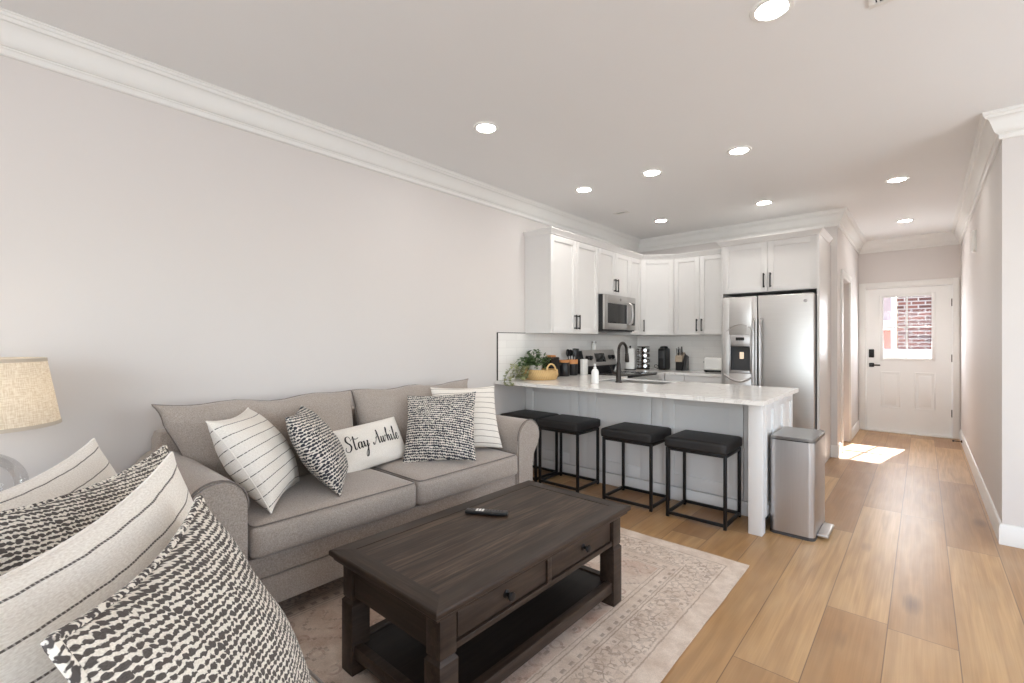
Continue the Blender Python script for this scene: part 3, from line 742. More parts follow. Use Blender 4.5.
MB().box(2.1905, 3.415, 0.0, 2.276, 3.500, 0.8835, 0.003).build('post', M['cabinet'], pen)
p = MB().box(2.1905, 3.5005, 0.10, 2.2555, 4.385, 0.8835)
p.build('end_wall', M['cabinet'], pen, 0)
MB().box(2.1905, 3.5005, 0.0, 2.222, 4.385, 0.0995).build('toe_kick', M['dark_grey'], pen, 0)
for k in range(3):
    a = 3.502+k*0.294
    q = shaker(MB(), 0.0, 0.102, 0.292, 0.882, -0.0205, 0.062, 0.02, 0.013)
    bmesh.ops.transform(q.bm, matrix=Matrix.Translation((2.2555, a, 0)) @ Matrix.Rotation(R90, 4, 'Z'), verts=q.bm.verts)
    q.build('end_panel', M['cabinet'], pen, 30)

SX0, SX1, SY0, SY1 = 0.66, 1.34, 3.975, 4.335
ct = MB()
YA, YZ = 3.285, 4.405
ct.box(XL+0.0005, YA, 0.884, SX0, YZ, 0.914).box(SX1, YA, 0.884, 2.314, YZ, 0.914).box(SX0, YA, 0.884, SX1, SY0, 0.914).box(SX0, SY1, 0.884, SX1, YZ, 0.914).box(XL+0.0005, YZ, 0.884, 0.655, 4.6565, 0.914)
tag(ct.build('countertop', M['quartz'], None, 0), 'white veined stone countertop on the peninsula, above the stools', 'countertop')
sk = empty('kitchen_sink', (0, 0, 0), 0, 'stainless undermount sink set into the peninsula countertop behind the faucet', 'sink')
b = MB(); t = 0.006
b.box(SX0+0.001, SY0+0.001, 0.70, SX0+0.007, SY1-0.001, 0.906).box(SX1-0.007, SY0+0.001, 0.70, SX1-0.001, SY1-0.001, 0.906).box(SX0+0.007, SY0+0.001, 0.70, SX1-0.007, SY0+0.007, 0.906).box(SX0+0.007, SY1-0.007, 0.70, SX1-0.007, SY1-0.001, 0.906).box(SX0+0.007, SY0+0.007, 0.70, SX1-0.007, SY1-0.007, 0.706)
b.build('basin', M['steel'], sk, 0)
MB().cyl((1.0, 4.16, 0.706), (1.0, 4.16, 0.711), 0.05, n=24).build('drain', M['chrome'], sk)

fa = empty('faucet', (0.955, 3.905, 0.9142), 0, 'tall dark bronze gooseneck faucet on the peninsula', 'faucet')
MB().lathe([(0, 0), (0.030, 0), (0.030, 0.010), (0.024, 0.016), (0.022, 0.10), (0.019, 0.17), (0.0145, 0.19), (0, 0.19)], n=24).build('base', M['bronze'], fa)
pts = [(0, 0, 0.18)]
pts += [(0, 0, 0.20+0.02*i) for i in range(5)]
for i in range(1, 13):
    a = PI*i/13; pts.append((0, 0.078*(1-math.cos(a)), 0.285+0.082*math.sin(a)))
pts += [(0, 0.156, 0.282), (0, 0.160, 0.262)]
MB().tube(pts, 0.0135, 12).build('neck', M['bronze'], fa)
MB().tube([(0, 0.160, 0.268), (0, 0.163, 0.235), (0, 0.166, 0.195), (0, 0.167, 0.183)], [0.016, 0.0185, 0.021, 0.018], 14).build('spray_head', M['bronze'], fa)
MB().cyl((-0.02, 0, 0.085), (-0.055, 0, 0.085), 0.014, n=14, bev=0.002).tube([(-0.048, 0, 0.085), (-0.062, -0.01, 0.12), (-0.074, -0.02, 0.155)], [0.008, 0.007, 0.006], 10).build('lever', M['bronze'], fa)
so = empty('soap_bottle', (0.840, 3.680, 0.9142), 0.4, 'white pump soap bottle left of the faucet', 'soap bottle')
MB().lathe([(0, 0), (0.030, 0), (0.033, 0.005), (0.033, 0.105), (0.026, 0.125), (0.013, 0.134), (0.013, 0.140), (0, 0.140)], n=28).build('bottle', M['white_plastic'], so)
MB().cyl((0, 0, 0.139), (0, 0, 0.152), 0.014, n=18, bev=0.002).cyl((0, 0, 0.15), (0, 0, 0.172), 0.005, n=10).box(-0.009, -0.036, 0.168, 0.009, 0.010, 0.180, 0.003).build('pump', M['white_plastic'], so)

# back counter and its base cabinets
MBc = MB().prism([(XL+0.0005, 5.4235), (0.655, 5.4235), (0.655, 5.650), (1.3425, 5.650), (1.3425, 6.2915), (XL+0.0085, 6.2915)], 0.884, 0.914, 'z')
tag(MBc.build('countertop', M['quartz'], None, 0), 'white stone countertop along the back wall under the toaster and knife block', 'countertop')
c = empty('base_cabinet', (0, 0, 0), 0, 'white corner base cabinet right of the range', 'cabinet')
MB().prism([(0.002, 5.424), (0.615, 5.424), (0.615, 6.29), (0.002, 6.29)], 0.10, 0.8835, 'z').build('cabinet_body', M['cabinet'], c, 0)
MB().box(0.002, 5.424, 0, 0.56, 6.29, 0.0995).build('toe_kick', M['cabinet'], c, 0)
q = shaker(MB(), 0.002, 0.104, 0.235, 0.880, 0.0); bmesh.ops.transform(q.bm, matrix=Matrix.Translation((0.6355, 5.424, 0)) @ Matrix.Rotation(R90, 4, 'Z'), verts=q.bm.verts)
q.build('door', M['cabinet'], c, 30)
for (x0, x1, lab) in ((0.637, 0.886, 'narrow white base cabinet with a top drawer, under the knife block'), (0.888, 1.342, 'wider white base cabinet with a top drawer, under the toaster')):
    c = empty('base_cabinet', (x0, 5.690, 0), 0, lab, 'cabinet'); w = x1-x0
    MB().box(0, 0, 0.10, w, 0.60, 0.8835).build('cabinet_body', M['cabinet'], c, 0)
    MB().box(0, 0.06, 0, w, 0.60, 0.0995).build('toe_kick', M['cabinet'], c, 0)
    o = MB().box(0.0015, -0.0205, 0.725, w-0.0015, -0.0005, 0.880, 0.002).build('drawer', M['cabinet'], c); bar_pull(0, 0, 0, -0.0205, o, (w/2-0.07, w/2+0.07, 0.775))
    o = shaker(MB(), 0.0015, 0.104, w-0.0015, 0.721, -0.0205).build('door', M['cabinet'], c, 30); bar_pull(0.03, 0.52, 0.66, -0.0205, o)

# range
rg = empty('kitchen_range', (0.645, 4.662, 0), R90, 'stainless electric range between the counters with a raised control panel', 'range')
w = 0.756
MB().box(0.0, 0.0, 0.09, w, 0.675, 0.904, 0.002).box(0.02, 0.05, 0.0, w-0.02, 0.60, 0.09).build('body', M['black_plastic'], rg, 0)
MB().box(0.0, -0.012, 0.905, w, 0.575, 0.920, 0.003).build('cooktop', M['glossblack'], rg)
for (x, y, r) in ((0.20, 0.15, 0.115), (0.56, 0.15, 0.09), (0.20, 0.42, 0.08), (0.56, 0.42, 0.11)):
    MB().lathe([(r-0.004, 0.9203), (r-0.004, 0.9212), (r, 0.9212), (r, 0.9203)], (x, y, 0), 40).build('burner_ring', M['dark_grey'], rg)
o = MB().box(0.005, -0.035, 0.28, w-0.005, -0.001, 0.895, 0.006).build('oven_door', M['steel'], rg)
MB().box(0.12, -0.037, 0.40, w-0.12, -0.0352, 0.70, 0.0005).build('oven_window', M['glossblack'], o)
MB().tube([(0.05, -0.085, 0.840), (w-0.05, -0.085, 0.840)], 0.013, 12).cyl((0.08, -0.085, 0.84), (0.08, -0.034, 0.84), 0.009).cyl((w-0.08, -0.085, 0.84), (w-0.08, -0.034, 0.84), 0.009).build('handle', M['steel'], o)
MB().box(0.005, -0.030, 0.10, w-0.005, -0.001, 0.27, 0.005).build('storage_drawer', M['steel'], rg)
# back control panel: sloped stainless face between dark end caps
prof = [(0.580, 0.905), (0.560, 0.960), (0.535, 1.00), (0.590, 1.185), (0.675, 1.185), (0.675, 0.905)]
MB().prism(prof, 0.0, 0.024, 'x').build('panel_end_cap', M['black_plastic'], rg, 0)
MB().prism(prof, w-0.024, w, 'x').build('panel_end_cap', M['black_plastic'], rg, 0)
MB().prism([(0.592, 0.9045), (0.575, 0.98), (0.598, 1.18), (0.675, 1.18), (0.675, 0.9045)], 0.0245, w-0.0245, 'x').build('back_guard', M['black_plastic'], rg, 0)
MB().prism([(0.530, 1.003), (0.588, 1.192), (0.600, 1.192), (0.574, 1.003)], 0.012, w-0.012, 'x').build('control_panel', M['steel'], rg, 0)
nrm = Vector((0, -(1.192-1.003), 0.588-0.530)).normalized()
def on_panel(x, t): return Vector((x, 0.530+0.058*t, 1.003+0.189*t))
for x in (0.075, 0.155, w-0.155, w-0.075):
    p = on_panel(x, 0.50)
    MB().cyl(p+nrm*-0.001, p+nrm*0.006, 0.030, n=24).cyl(p+nrm*0.006, p+nrm*0.030, 0.024, 0.021, 24, 0.002).build('knob', M['black_plastic'], rg)
R = nrm.to_track_quat('-Y', 'Z').to_matrix().to_4x4()
MB().box(-0.115, -0.002, -0.055, 0.115, 0.003, 0.055, 0.001, mat=Matrix.Translation(on_panel(w/2, 0.5)) @ R).build('display', M['glossblack'], rg)
ja = empty('spice_jar', (0.002, 5.035, 1.1862), 0, 'small glass jar with a lid standing on top of the range control panel', 'jar')
MB().lathe([(0, 0), (0.030, 0), (0.032, 0.005), (0.032, 0.075), (0.026, 0.088), (0, 0.088)], n=22).build('jar', M['ceramic'], ja)
MB().cyl((0, 0, 0.088), (0, 0, 0.112), 0.028, n=22, bev=0.003).build('lid', M['steel_dark'], ja)

# over-the-range microwave
mw = empty('microwave', (0.36, 4.664, 0), R90, 'stainless over-the-range microwave under the short cabinet', 'microwave')
w = 0.762; z0, z1 = 1.424, 1.838
MB().box(0, 0.02, z0, w, 0.403, z1, 0.003).build('body', M['black_plastic'], mw)
MB().box(0.02, 0.03, z0-0.012, w-0.02, 0.36, z0).build('bottom_grille', M['dark_grey'], mw, 0)
o = MB()
o.box(0.0, -0.006, z0+0.012, 0.075, 0.019, z1, 0.004).box(0.545, -0.006, z0+0.012, w, 0.019, z1, 0.004).box(0.073, -0.006, z1-0.098, 0.547, 0.019, z1, 0.004).box(0.073, -0.006, z0+0.012, 0.547, 0.019, z0+0.085, 0.004)
o = o.build('door', M['steel'], mw)
MB().box(0.070, 0.0, z0+0.080, 0.55, 0.012, z1-0.092).build('door_window', M['glossblack'], o, 0)
MB().box(0.645, -0.009, z0+0.07, w-0.02, -0.006, z1-0.07, 0.001).build('control_panel', M['glossblack'], mw)
MB().tube([(0.595, -0.008, z0+0.075), (0.595, -0.045, z0+0.10), (0.595, -0.052, z0+0.2), (0.595, -0.045, z1-0.10), (0.595, -0.008, z1-0.075)], 0.013, 10).build('handle', M['steel_v'], mw)
MB().cyl((0.375, -0.006, z1-0.045), (0.375, -0.0085, z1-0.045), 0.017, n=24).build('badge', M['steel_dark'], mw)

# refrigerator
fr = empty('refrigerator', (1.392, 5.450, 0), 0, 'stainless side-by-side refrigerator with a water dispenser in the left door', 'refrigerator')
w, H = 0.876, 1.782; sx = 0.362
MB().box(0.002, 0.078, 0.02, w-0.002, 0.80, H-0.012, 0.004).build('body', M['dark_grey'], fr)
MB().box(0.01, 0.02, 0.02, w-0.01, 0.075, 0.085, 0.003).build('bottom_grille', M['dark_grey'], fr)
dx0, dx1, dz0, dz1 = 0.082, 0.300, 0.955, 1.362
o = MB()
o.box(0.0, 0.0, 0.095, dx0, 0.075, H, 0.008, 3).box(dx1, 0.0, 0.095, sx-0.003, 0.075, H, 0.008, 3).box(dx0-0.01, 0.0002, 0.095, dx1+0.01, 0.075, dz0, 0.006).box(dx0-0.01, 0.0002, dz1, dx1+0.01, 0.075, H, 0.006)
fd = o.build('freezer_door', M['steel'], fr)
dp = MB().box(dx0-0.006, -0.006, dz0-0.006, dx0+0.010, 0.008, dz1+0.006, 0.003).box(dx1-0.010, -0.006, dz0-0.006, dx1+0.006, 0.008, dz1+0.006, 0.003).box(dx0+0.01, -0.006, dz1-0.12, dx1-0.01, 0.008, dz1+0.006, 0.003).box(dx0+0.01, -0.006, dz0-0.006, dx1-0.01, 0.06, dz0+0.025, 0.003)
dp = dp.build('dispenser', M['steel_v'], fd)
MB().box(dx0+0.002, 0.060, dz0+0.02, dx1-0.002, 0.0685, dz1-0.10).box(dx0+0.002, 0.006, dz0+0.02, dx0+0.012, 0.065, dz1-0.10).box(dx1-0.012, 0.006, dz0+0.02, dx1-0.002, 0.065, dz1-0.10).build('dispenser_recess', M['dark_grey'], fd, 0)
MB().box(0.148, -0.0075, dz1-0.055, 0.234, -0.006, dz1-0.022).build('dispenser_display', M['glossblack'], fd, 0)
MB().box(0.172, 0.045, dz0+0.15, 0.215, 0.058, dz0+0.225, 0.004).build('dispenser_paddle', M['warm_reflection'], fd)
MB().tube([(dx0-0.035+i*(dx1-dx0+0.07)/12, -0.002, dz1+0.045+0.075*math.sin(PI*i/12)) for i in range(13)], 0.005, 8).build('arch_trim', M['steel_v'], fd)
MB().tube([(dx0-0.06+i*(dx1-dx0+0.10)/12, -0.002, dz0-0.02-0.075*math.sin(PI*i/12)) for i in range(13)], 0.011, 8).build('scoop_trim', M['steel_v'], fd)
rd = MB().box(sx+0.003, 0.0, 0.095, w, 0.075, H, 0.012, 4).build('refrigerator_door', M['steel'], fr)
for x, par in ((sx-0.030, fd), (sx+0.036, rd)):
    MB().tube([(x, 0.0, 1.535), (x, -0.038, 1.515), (x, -0.052, 1.40), (x, -0.056, 1.0), (x, -0.052, 0.60), (x, -0.038, 0.485), (x, 0.0, 0.465)], [0.014, 0.0145, 0.0155, 0.0165, 0.0155, 0.0145, 0.014], 12).build('handle', M['steel_v'], par)
MB().cyl((0.800, 0.001, 1.705), (0.800, -0.0025, 1.705), 0.017, n=28).build('badge', M['chrome'], rd)
MB().box(0.03, 0.03, H-0.012, 0.10, 0.10, H+0.012, 0.004).box(w-0.10, 0.03, H-0.012, w-0.03, 0.10, H+0.012, 0.004).build('hinge_cover', M['dark_grey'], fr)

# ---- things on the counters
ZT = 0.9142
bk = empty('tray_basket', (0.170, 3.740, ZT), 0.7, 'round woven seagrass basket with loop handles at the left end of the peninsula', 'basket')
MB().lathe([(0, 0.002), (0.150, 0.0), (0.160, 0.004), (0.178, 0.05), (0.172, 0.098), (0.168, 0.102), (0.162, 0.098), (0.166, 0.05), (0.150, 0.012), (0, 0.012)], n=48, uv=True).build('basket_body', M['basket'], bk, 60)
for a in (-0.97, 2.17):
    c0 = Vector((math.cos(a), math.sin(a), 0)); tv = Vector((-c0.y, c0.x, 0))
    MB().tube([c0*0.170+tv*0.055*math.cos(PI*i/10)+Vector((0, 0, 0.090+0.070*math.sin(PI*i/10))) for i in range(11)], 0.0085, 8).build('handle', M['basket'], bk)
pp = empty('potted_plant', (0.130, 3.700, ZT+0.0125), 0, 'leafy green plant in a white pot, trailing out of the seagrass basket', 'plant')
MB().lathe([(0, 0), (0.050, 0), (0.055, 0.004), (0.072, 0.125), (0.075, 0.130), (0.070, 0.133), (0.066, 0.118), (0, 0.118)], n=32).build('pot', M['ceramic'], pp)
MB().lathe([(0, 0.1195), (0.0655, 0.1195)], n=24).build('soil', M['soil'], pp)
rnd = random.Random(11)
st, lv, lp = MB(), MB(), MB()
def leaf(mb, p, d, size):
    d = d.normalized(); sidev = d.cross(Vector((0, 0, 1)))
    if sidev.length < 1e-3: sidev = Vector((1, 0, 0))
    sidev = sidev.normalized(); up = sidev.cross(d).normalized()
    prof = [(0, 0.0), (0.25, 0.36), (0.55, 0.42), (0.82, 0.24), (1.0, 0.0)]
    ctr = [mb.bm.verts.new(p+d*size*t+up*size*(-0.28*t*t)) for t, _ in prof]
    for sgn in (-1, 1):
        side = [mb.bm.verts.new(p+d*size*t+sidev*sgn*size*wd+up*size*(-0.28*t*t+0.10*wd)) for t, wd in prof[1:-1]]
        mb.bm.faces.new((ctr[0], ctr[1], side[0])); mb.bm.faces.new((ctr[1], ctr[2], side[1], side[0])); mb.bm.faces.new((ctr[2], ctr[3], side[2], side[1])); mb.bm.faces.new((ctr[3], ctr[4], side[2]))
for k in range(64):
    a = rnd.uniform(0, 2*PI); el = rnd.uniform(0.35, 1.5)
    ln = rnd.uniform(0.10, 0.23); d = Vector((math.cos(a)*math.cos(el), math.sin(a)*math.cos(el), math.sin(el)))
    p0 = Vector((math.cos(a)*0.02, math.sin(a)*0.02, 0.115)); pts = [p0+d*ln*t+Vector((0, 0, -0.05*t*t)) for t in (0, .33, .66, 1)]
    for q in pts: q.x = max(q.x, -0.145)
    st.tube(pts, 0.0016, 5)
    for t in range(4):
        q = pts[3]*(0.4+0.2*t)+pts[1]*(0.6-0.2*t)
        leaf(lv, q, Vector((rnd.uniform(-.1, 1), rnd.uniform(-1, 1), rnd.uniform(-.2, .7))) if q.x < -0.09 else Vector((rnd.uniform(-1, 1), rnd.uniform(-1, 1), rnd.uniform(-.2, .7))), rnd.uniform(0.032, 0.050))
# runners: out of the pot, over the basket rim, down to the counter on the near left side, some past its edge
for k in range(13):
    aim = Vector((rnd.uniform(-0.09, 0.06), rnd.uniform(-0.26, -0.19), 0)); aim.x = max(aim.x, -0.135)
    end = 0.006 if k % 4 else -0.05
    if k % 4 == 0: aim.y = -0.432
    top = rnd.uniform(0.13, 0.18) if k > 2 else 0.20
    ctrl = [Vector((0, 0, 0.12)), aim*0.45+Vector((0, 0, top)), aim*0.82+Vector((0, 0, 0.105)), aim+Vector((0, 0, 0.03 if end > 0 else 0.012)), aim+Vector((rnd.uniform(0, .03), -0.03 if end > 0 else 0.0, end))]
    pts = []
    for i in range(4):
        A_, B_, C_, D_ = ctrl[max(0, i-1)], ctrl[i], ctrl[i+1], ctrl[min(4, i+2)]
        for j in range(4):
            t = j/4; pts.append(0.5*((2*B_)+(C_-A_)*t+(2*A_-5*B_+4*C_-D_)*t*t+(3*B_-A_-3*C_+D_)*t**3))
    pts.append(ctrl[-1])
    st.tube(pts, 0.0016, 5)
    for i in range(3, len(pts)):
        for _ in range(2):
            q = pts[i]+Vector((rnd.uniform(-.004, .012), rnd.uniform(-.012, .008), 0.004))
            leaf(lp if i > 6 else lv, q, Vector((rnd.uniform(-.2, 1), rnd.uniform(-1, .3), rnd.uniform(-.05, .6))), rnd.uniform(0.024, 0.040))
st.build('stems', M['leaf'], pp); lv.build('foliage', M['leaf'], pp, 60); lp.build('trailing_foliage', M['leaf_pale'], pp, 60)

cn = empty('canister', (0.090, 4.020, ZT), R90, 'square dark brown box with a wooden knob lid behind the seagrass basket', 'canister')
MB().box(-0.075, -0.06, 0, 0.075, 0.06, 0.215, 0.010).build('box', M['bronze'], cn)
MB().box(-0.045, -0.035, 0.215, 0.045, 0.035, 0.235, 0.006).build('lid', M['bamboo'], cn)
for (x, y, r, h, lab) in ((0.105, 4.245, 0.060, 0.150, 'round black canister with a bamboo lid left of the utensil crock'),):
    cn = empty('canister', (x, y, ZT), 0, lab, 'canister')
    MB().lathe([(0, 0), (r-0.003, 0), (r, 0.004), (r, h-0.004), (r-0.003, h), (0, h)], n=36).build('body', M['black_plastic'], cn)
    MB().lathe([(0, h), (r-0.004, h), (r-0.001, h+0.004), (r-0.001, h+0.024), (r-0.004, h+0.028), (0, h+0.028)], n=36).build('lid', M['bamboo'], cn)
cr = empty('utensil_crock', (0.085, 4.430, ZT), 0, 'black crock with a copper coloured rim full of black utensils', 'utensil crock')
MB().lathe([(0, 0), (0.057, 0), (0.060, 0.004), (0.060, 0.150), (0.055, 0.150), (0.055, 0.012), (0, 0.012)], n=36).build('body', M['black_plastic'], cr)
MB().lathe([(0.0605, 0.128), (0.063, 0.130), (0.063, 0.178), (0.056, 0.178), (0.056, 0.152)], n=36).build('rim', M['bamboo'], cr)
UT = [(-0.02, -0.06, 'spoon', 'leftmost'), (0.02, -0.025, 'spatula', 'second from the left'), (-0.02, 0.01, 'ladle', 'middle'), (0.022, 0.045, 'spatula', 'fourth from the left'), (-0.012, 0.075, 'spoon', 'rightmost')]
for dx, dy, kind, wh in UT:
    u = empty('kitchen_utensil', (0.085+dx*1.0, 4.430+dy*0.38, ZT+0.0125), 0, 'black %s standing in the utensil crock, %s of the five' % (kind, wh), 'utensil', 'utensils in the crock')
    tip = Vector((dx*0.35, dy*0.30, 0.205)); d = tip.normalized()
    MB().tube([(0, 0, 0.002), tip], 0.006, 8).build('handle', M['black_plastic'], u)
    R = d.to_track_quat('Z', 'Y').to_matrix().to_4x4(); hd = MB()
    if kind == 'spatula': hd.box(-0.006, -0.032, -0.01, 0.006, 0.032, 0.085, 0.005, mat=Matrix.Translation(tip) @ R)
    else: hd.sphere(tip+d*0.035, 0.036, (0.45, 0.95, 1.25) if kind == 'spoon' else (0.8, 1.05, 1.05))
    hd.build('head', M['black_plastic'], u)
wc = empty('cutting_board', (0.150, 4.575, ZT), 0, 'narrow white board standing upright beside the range, right of the utensil crock', 'board')
MB().box(-0.022, -0.05, 0, 0.022, 0.05, 0.180, 0.006).build('board', M['ceramic'], wc)

pt = empty('paper_towel_holder', (0.115, 5.770, ZT), 0, 'roll of white paper towels on a black stand right of the range', 'paper towels')
MB().lathe([(0, 0), (0.078, 0), (0.080, 0.004), (0.076, 0.012), (0, 0.012)], n=32).cyl((0, 0, 0.01), (0, 0, 0.31), 0.008, n=12).sphere((0, 0, 0.312), 0.014).build('stand', M['black'], pt)
MB().lathe([(0.020, 0.0135), (0.060, 0.0135), (0.060, 0.288), (0.020, 0.288)], n=36).build('paper_roll', M['paper'], pt, 50)
sr = empty('spice_rack', (0.165, 6.060, ZT), 0.25, 'four-tier revolving spice rack in the counter corner', 'spice rack')
f = MB().lathe([(0, 0), (0.088, 0), (0.090, 0.004), (0.086, 0.014), (0, 0.014)], n=32)
f.lathe([(0, 0.300), (0.080, 0.300), (0.084, 0.304), (0.080, 0.312), (0, 0.312)], n=32); f.cyl((0, 0, 0.012), (0, 0, 0.302), 0.024, n=16)
f.build('frame', M['bronze'], sr)
sj = None
for tier in range(4):
    for k in range(5):
        a = 0.25-R90-0.30+(k-2)*2*PI/8; z = ZT+0.046+tier*0.071
        p = Vector((0.165, 6.060, z)); d = Vector((math.cos(a), math.sin(a), 0))
        j = empty('spice_jar', p+d*0.026, a, 'small spice jar with a bright lid lying in the revolving spice rack', 'jar', 'spice jars in the rack') if sj is None else copy_tree(sj)
        if sj is None:
            sj = j
            MB().cyl((0, 0, 0), (0.048, 0, 0), 0.023, n=16, bev=0.003).build('jar', M['spice'], j)
            MB().cyl((0.048, 0, 0), (0.062, 0, 0), 0.025, n=18, bev=0.002).build('lid', M['chrome'], j)
        j.location = p+d*0.026; j.rotation_euler.z = a
cm = empty('coffee_maker', (0.435, 6.120, ZT), 0, 'slim black countertop appliance with a rounded top, left of the knife block', 'coffee maker')
MB().softbox(-0.052, -0.085, 0, 0.052, 0.095, 0.292, 0.022, n=10).build('body', M['black_plastic'], cm)
MB().lathe([(0, 0.288), (0.048, 0.288), (0.053, 0.292), (0.053, 0.302), (0.045, 0.314), (0.02, 0.320), (0, 0.320)], n=32).build('lid', M['black_plastic'], cm)
MB().box(-0.036, -0.0875, 0.155, 0.036, -0.0845, 0.255, 0.003).build('front_panel', M['dark_grey'], cm)
MB().tube([(-0.05, 0.03, 0.02), (-0.08, 0.02, 0.035), (-0.105, 0.0, 0.065), (-0.125, -0.01, 0.06), (-0.14, 0.0, 0.03), (-0.115, 0.06, 0.008), (-0.09, 0.12, 0.02), (-0.09, 0.163, 0.09)], 0.004, 8).build('cord', M['black_plastic'], cm)
kb = empty('knife_block', (0.675, 6.110, ZT), 0.0, 'black and pale wood knife block between the coffee maker and the toaster', 'knife block')
MB().prism([(-0.07, 0.0), (0.085, 0.0), (0.085, 0.20), (0.035, 0.225), (-0.07, 0.115)], -0.045, 0.040, 'x').build('block', M['black_plastic'], kb, 0)
MB().prism([(-0.0705, 0.112), (0.0345, 0.2245), (0.024, 0.236), (-0.074, 0.185), (-0.082, 0.125)], -0.050, 0.042, 'x').build('knife_rack', M['block_wood'], kb, 0)
MB().prism([(-0.045, 0.0), (0.08, 0.0), (0.08, 0.18), (0.03, 0.20)], 0.042, 0.072, 'x').build('side_wing', M['dark_grey'], kb, 0)
for i, (x, y, zl) in enumerate([(-0.038, -0.045, .085), (-0.015, -0.045, .075), (0.008, -0.045, .085), (0.030, -0.045, .080), (-0.03, 0.0, .080), (0.012, 0.0, .085)]):
    p = Vector((0.675+x, 6.110+y, ZT+0.205+(y+0.045)*0.55)); d = Vector((0, -0.12, 1)).normalized()
    k = empty('kitchen_knife', p, 0, 'kitchen knife standing in the knife block, %s' % ['front row leftmost', 'front row second from left', 'front row third from left', 'front row rightmost', 'rear row left', 'rear row right'][i], 'knife', 'knives in the block')
    MB().tube([d*-0.012, d*0.02, d*zl*0.6, d*zl], [0.008, 0.0075, 0.009, 0.0085], 8).build('handle', M['steel_dark'] if i % 2 == 0 else M['black_plastic'], k)
to = empty('toaster', (1.165, 6.020, ZT), 0, 'white and chrome two-slot toaster next to the refrigerator panel', 'toaster')
MB().softbox(-0.145, -0.075, 0.022, 0.145, 0.080, 0.185, 0.03, n=10).build('body', M['white_plastic'], to)
MB().box(-0.140, -0.070, 0.006, 0.140, 0.075, 0.026, 0.004).build('base', M['black_plastic'], to)
for x in (-0.12, 0.12):
    MB().box(x-0.012, -0.06, 0, x+0.012, 0.065, 0.0065).build('foot', M['black_plastic'], to)
MB().box(-0.10, -0.03, 0.1845, 0.10, -0.008, 0.1865).box(-0.10, 0.012, 0.1845, 0.10, 0.034, 0.1865).build('slot', M['black_plastic'], to, 0)
MB().box(-0.165, -0.016, 0.115, -0.143, 0.016, 0.132, 0.004).build('lever', M['black_plastic'], to)

# bar stools
st0 = empty('bar_stool', (0, 0, 0))
WX, WY, HS = 0.428, 0.350, 0.515; q = 0.021
for (sx_, sy_) in ((-1, -1), (1, -1), (-1, 1), (1, 1)):
    x, y = sx_*(WX/2-q/2), sy_*(WY/2-q/2)
    MB().box(x-q/2, y-q/2, 0.0, x+q/2, y+q/2, HS, 0.002).build('leg', M['black'], st0)
for z in (0.018, HS-q):
    for s_ in (-1, 1):
        MB().box(-WX/2+q, s_*(WY/2-q/2)-q/2+0.001, z, WX/2-q, s_*(WY/2-q/2)+q/2-0.001, z+q, 0.002).build('rail', M['black'], st0)
        MB().box(s_*(WX/2-q/2)-q/2+0.001, -WY/2+q, z, s_*(WX/2-q/2)+q/2-0.001, WY/2-q, z+q, 0.002).build('rail', M['black'], st0)
MB().softbox(-WX/2-0.006, -WY/2-0.024, HS+0.001, WX/2+0.006, WY/2+0.024, HS+0.078, 0.020, (0, 0, 0.007), 14).build('seat', M['seat_black'], st0)
for i, (x, lab) in enumerate([(1.855, 'black bar stool nearest the peninsula post, in full view'), (1.318, 'black bar stool second from the peninsula post'), (0.655, 'black bar stool just right of the sofa arm'), (0.196, 'black bar stool beside the left wall, mostly hidden by the sofa arm')]):
    o = st0 if i == 0 else copy_tree(st0)
    o.location = (x, 3.530, 0); tag(o, lab, 'bar stool', 'bar stools along the peninsula')
st0.location = (1.855, 3.530, 0)

# trash can
tc = empty('trash_can', (2.421, 3.770, 0), 0, 'tall stainless step trash can at the end of the peninsula', 'trash can')
def rrect(hx, hy, r, n=6):
    out = []
    for cx, cy, a0 in ((hx-r, hy-r, 0), (-hx+r, hy-r, PI/2), (-hx+r, -hy+r, PI), (hx-r, -hy+r, 1.5*PI)):
        for i in range(n+1): a = a0+PI/2*i/n; out.append((cx+r*math.cos(a), cy+r*math.sin(a)))
    return out
MB().prism(rrect(0.131, 0.228, 0.035), 0.022, 0.634, 'z').build('body', M['steel_v'], tc, 35)
MB().prism(rrect(0.132, 0.229, 0.036), 0.0, 0.0215, 'z').build('base_ring', M['dark_grey'], tc, 35)
MB().prism(rrect(0.127, 0.224, 0.033), 0.6345, 0.640, 'z').build('rim', M['black_plastic'], tc, 35)
MB().prism(rrect(0.132, 0.229, 0.036), 0.6405, 0.654, 'z').prism(rrect(0.126, 0.223, 0.032), 0.6542, 0.658, 'z').build('lid', M['steel_dark'], tc, 35)
MB().box(0.132, -0.150, 0.012, 0.196, 0.120, 0.034, 0.008, 3).build('pedal', M['steel'], tc)

# ------------------------------------------------------------------ living room
RUG_HX, RUG_HY = 0.915, 1.375
M['rug'] = m_rug(RUG_HX, RUG_HY)
rug = MB()
def rug_top(u, v):
    x, y = (u*2-1)*RUG_HX, (v*2-1)*RUG_HY
    return Vector((x+0.003*math.sin(y*9), y+0.003*math.sin(x*11+1), 0.010))
rug.grid(rug_top, 24, 36)
rug.box(-RUG_HX+0.004, -RUG_HY+0.004, 0.0008, RUG_HX-0.004, RUG_HY-0.004, 0.0095)
o = rug.build('area_rug', M['rug']); o.location = (1.415, 1.540, 0)
tag(o, 'faded cream and rust patterned area rug under the coffee table', 'rug')

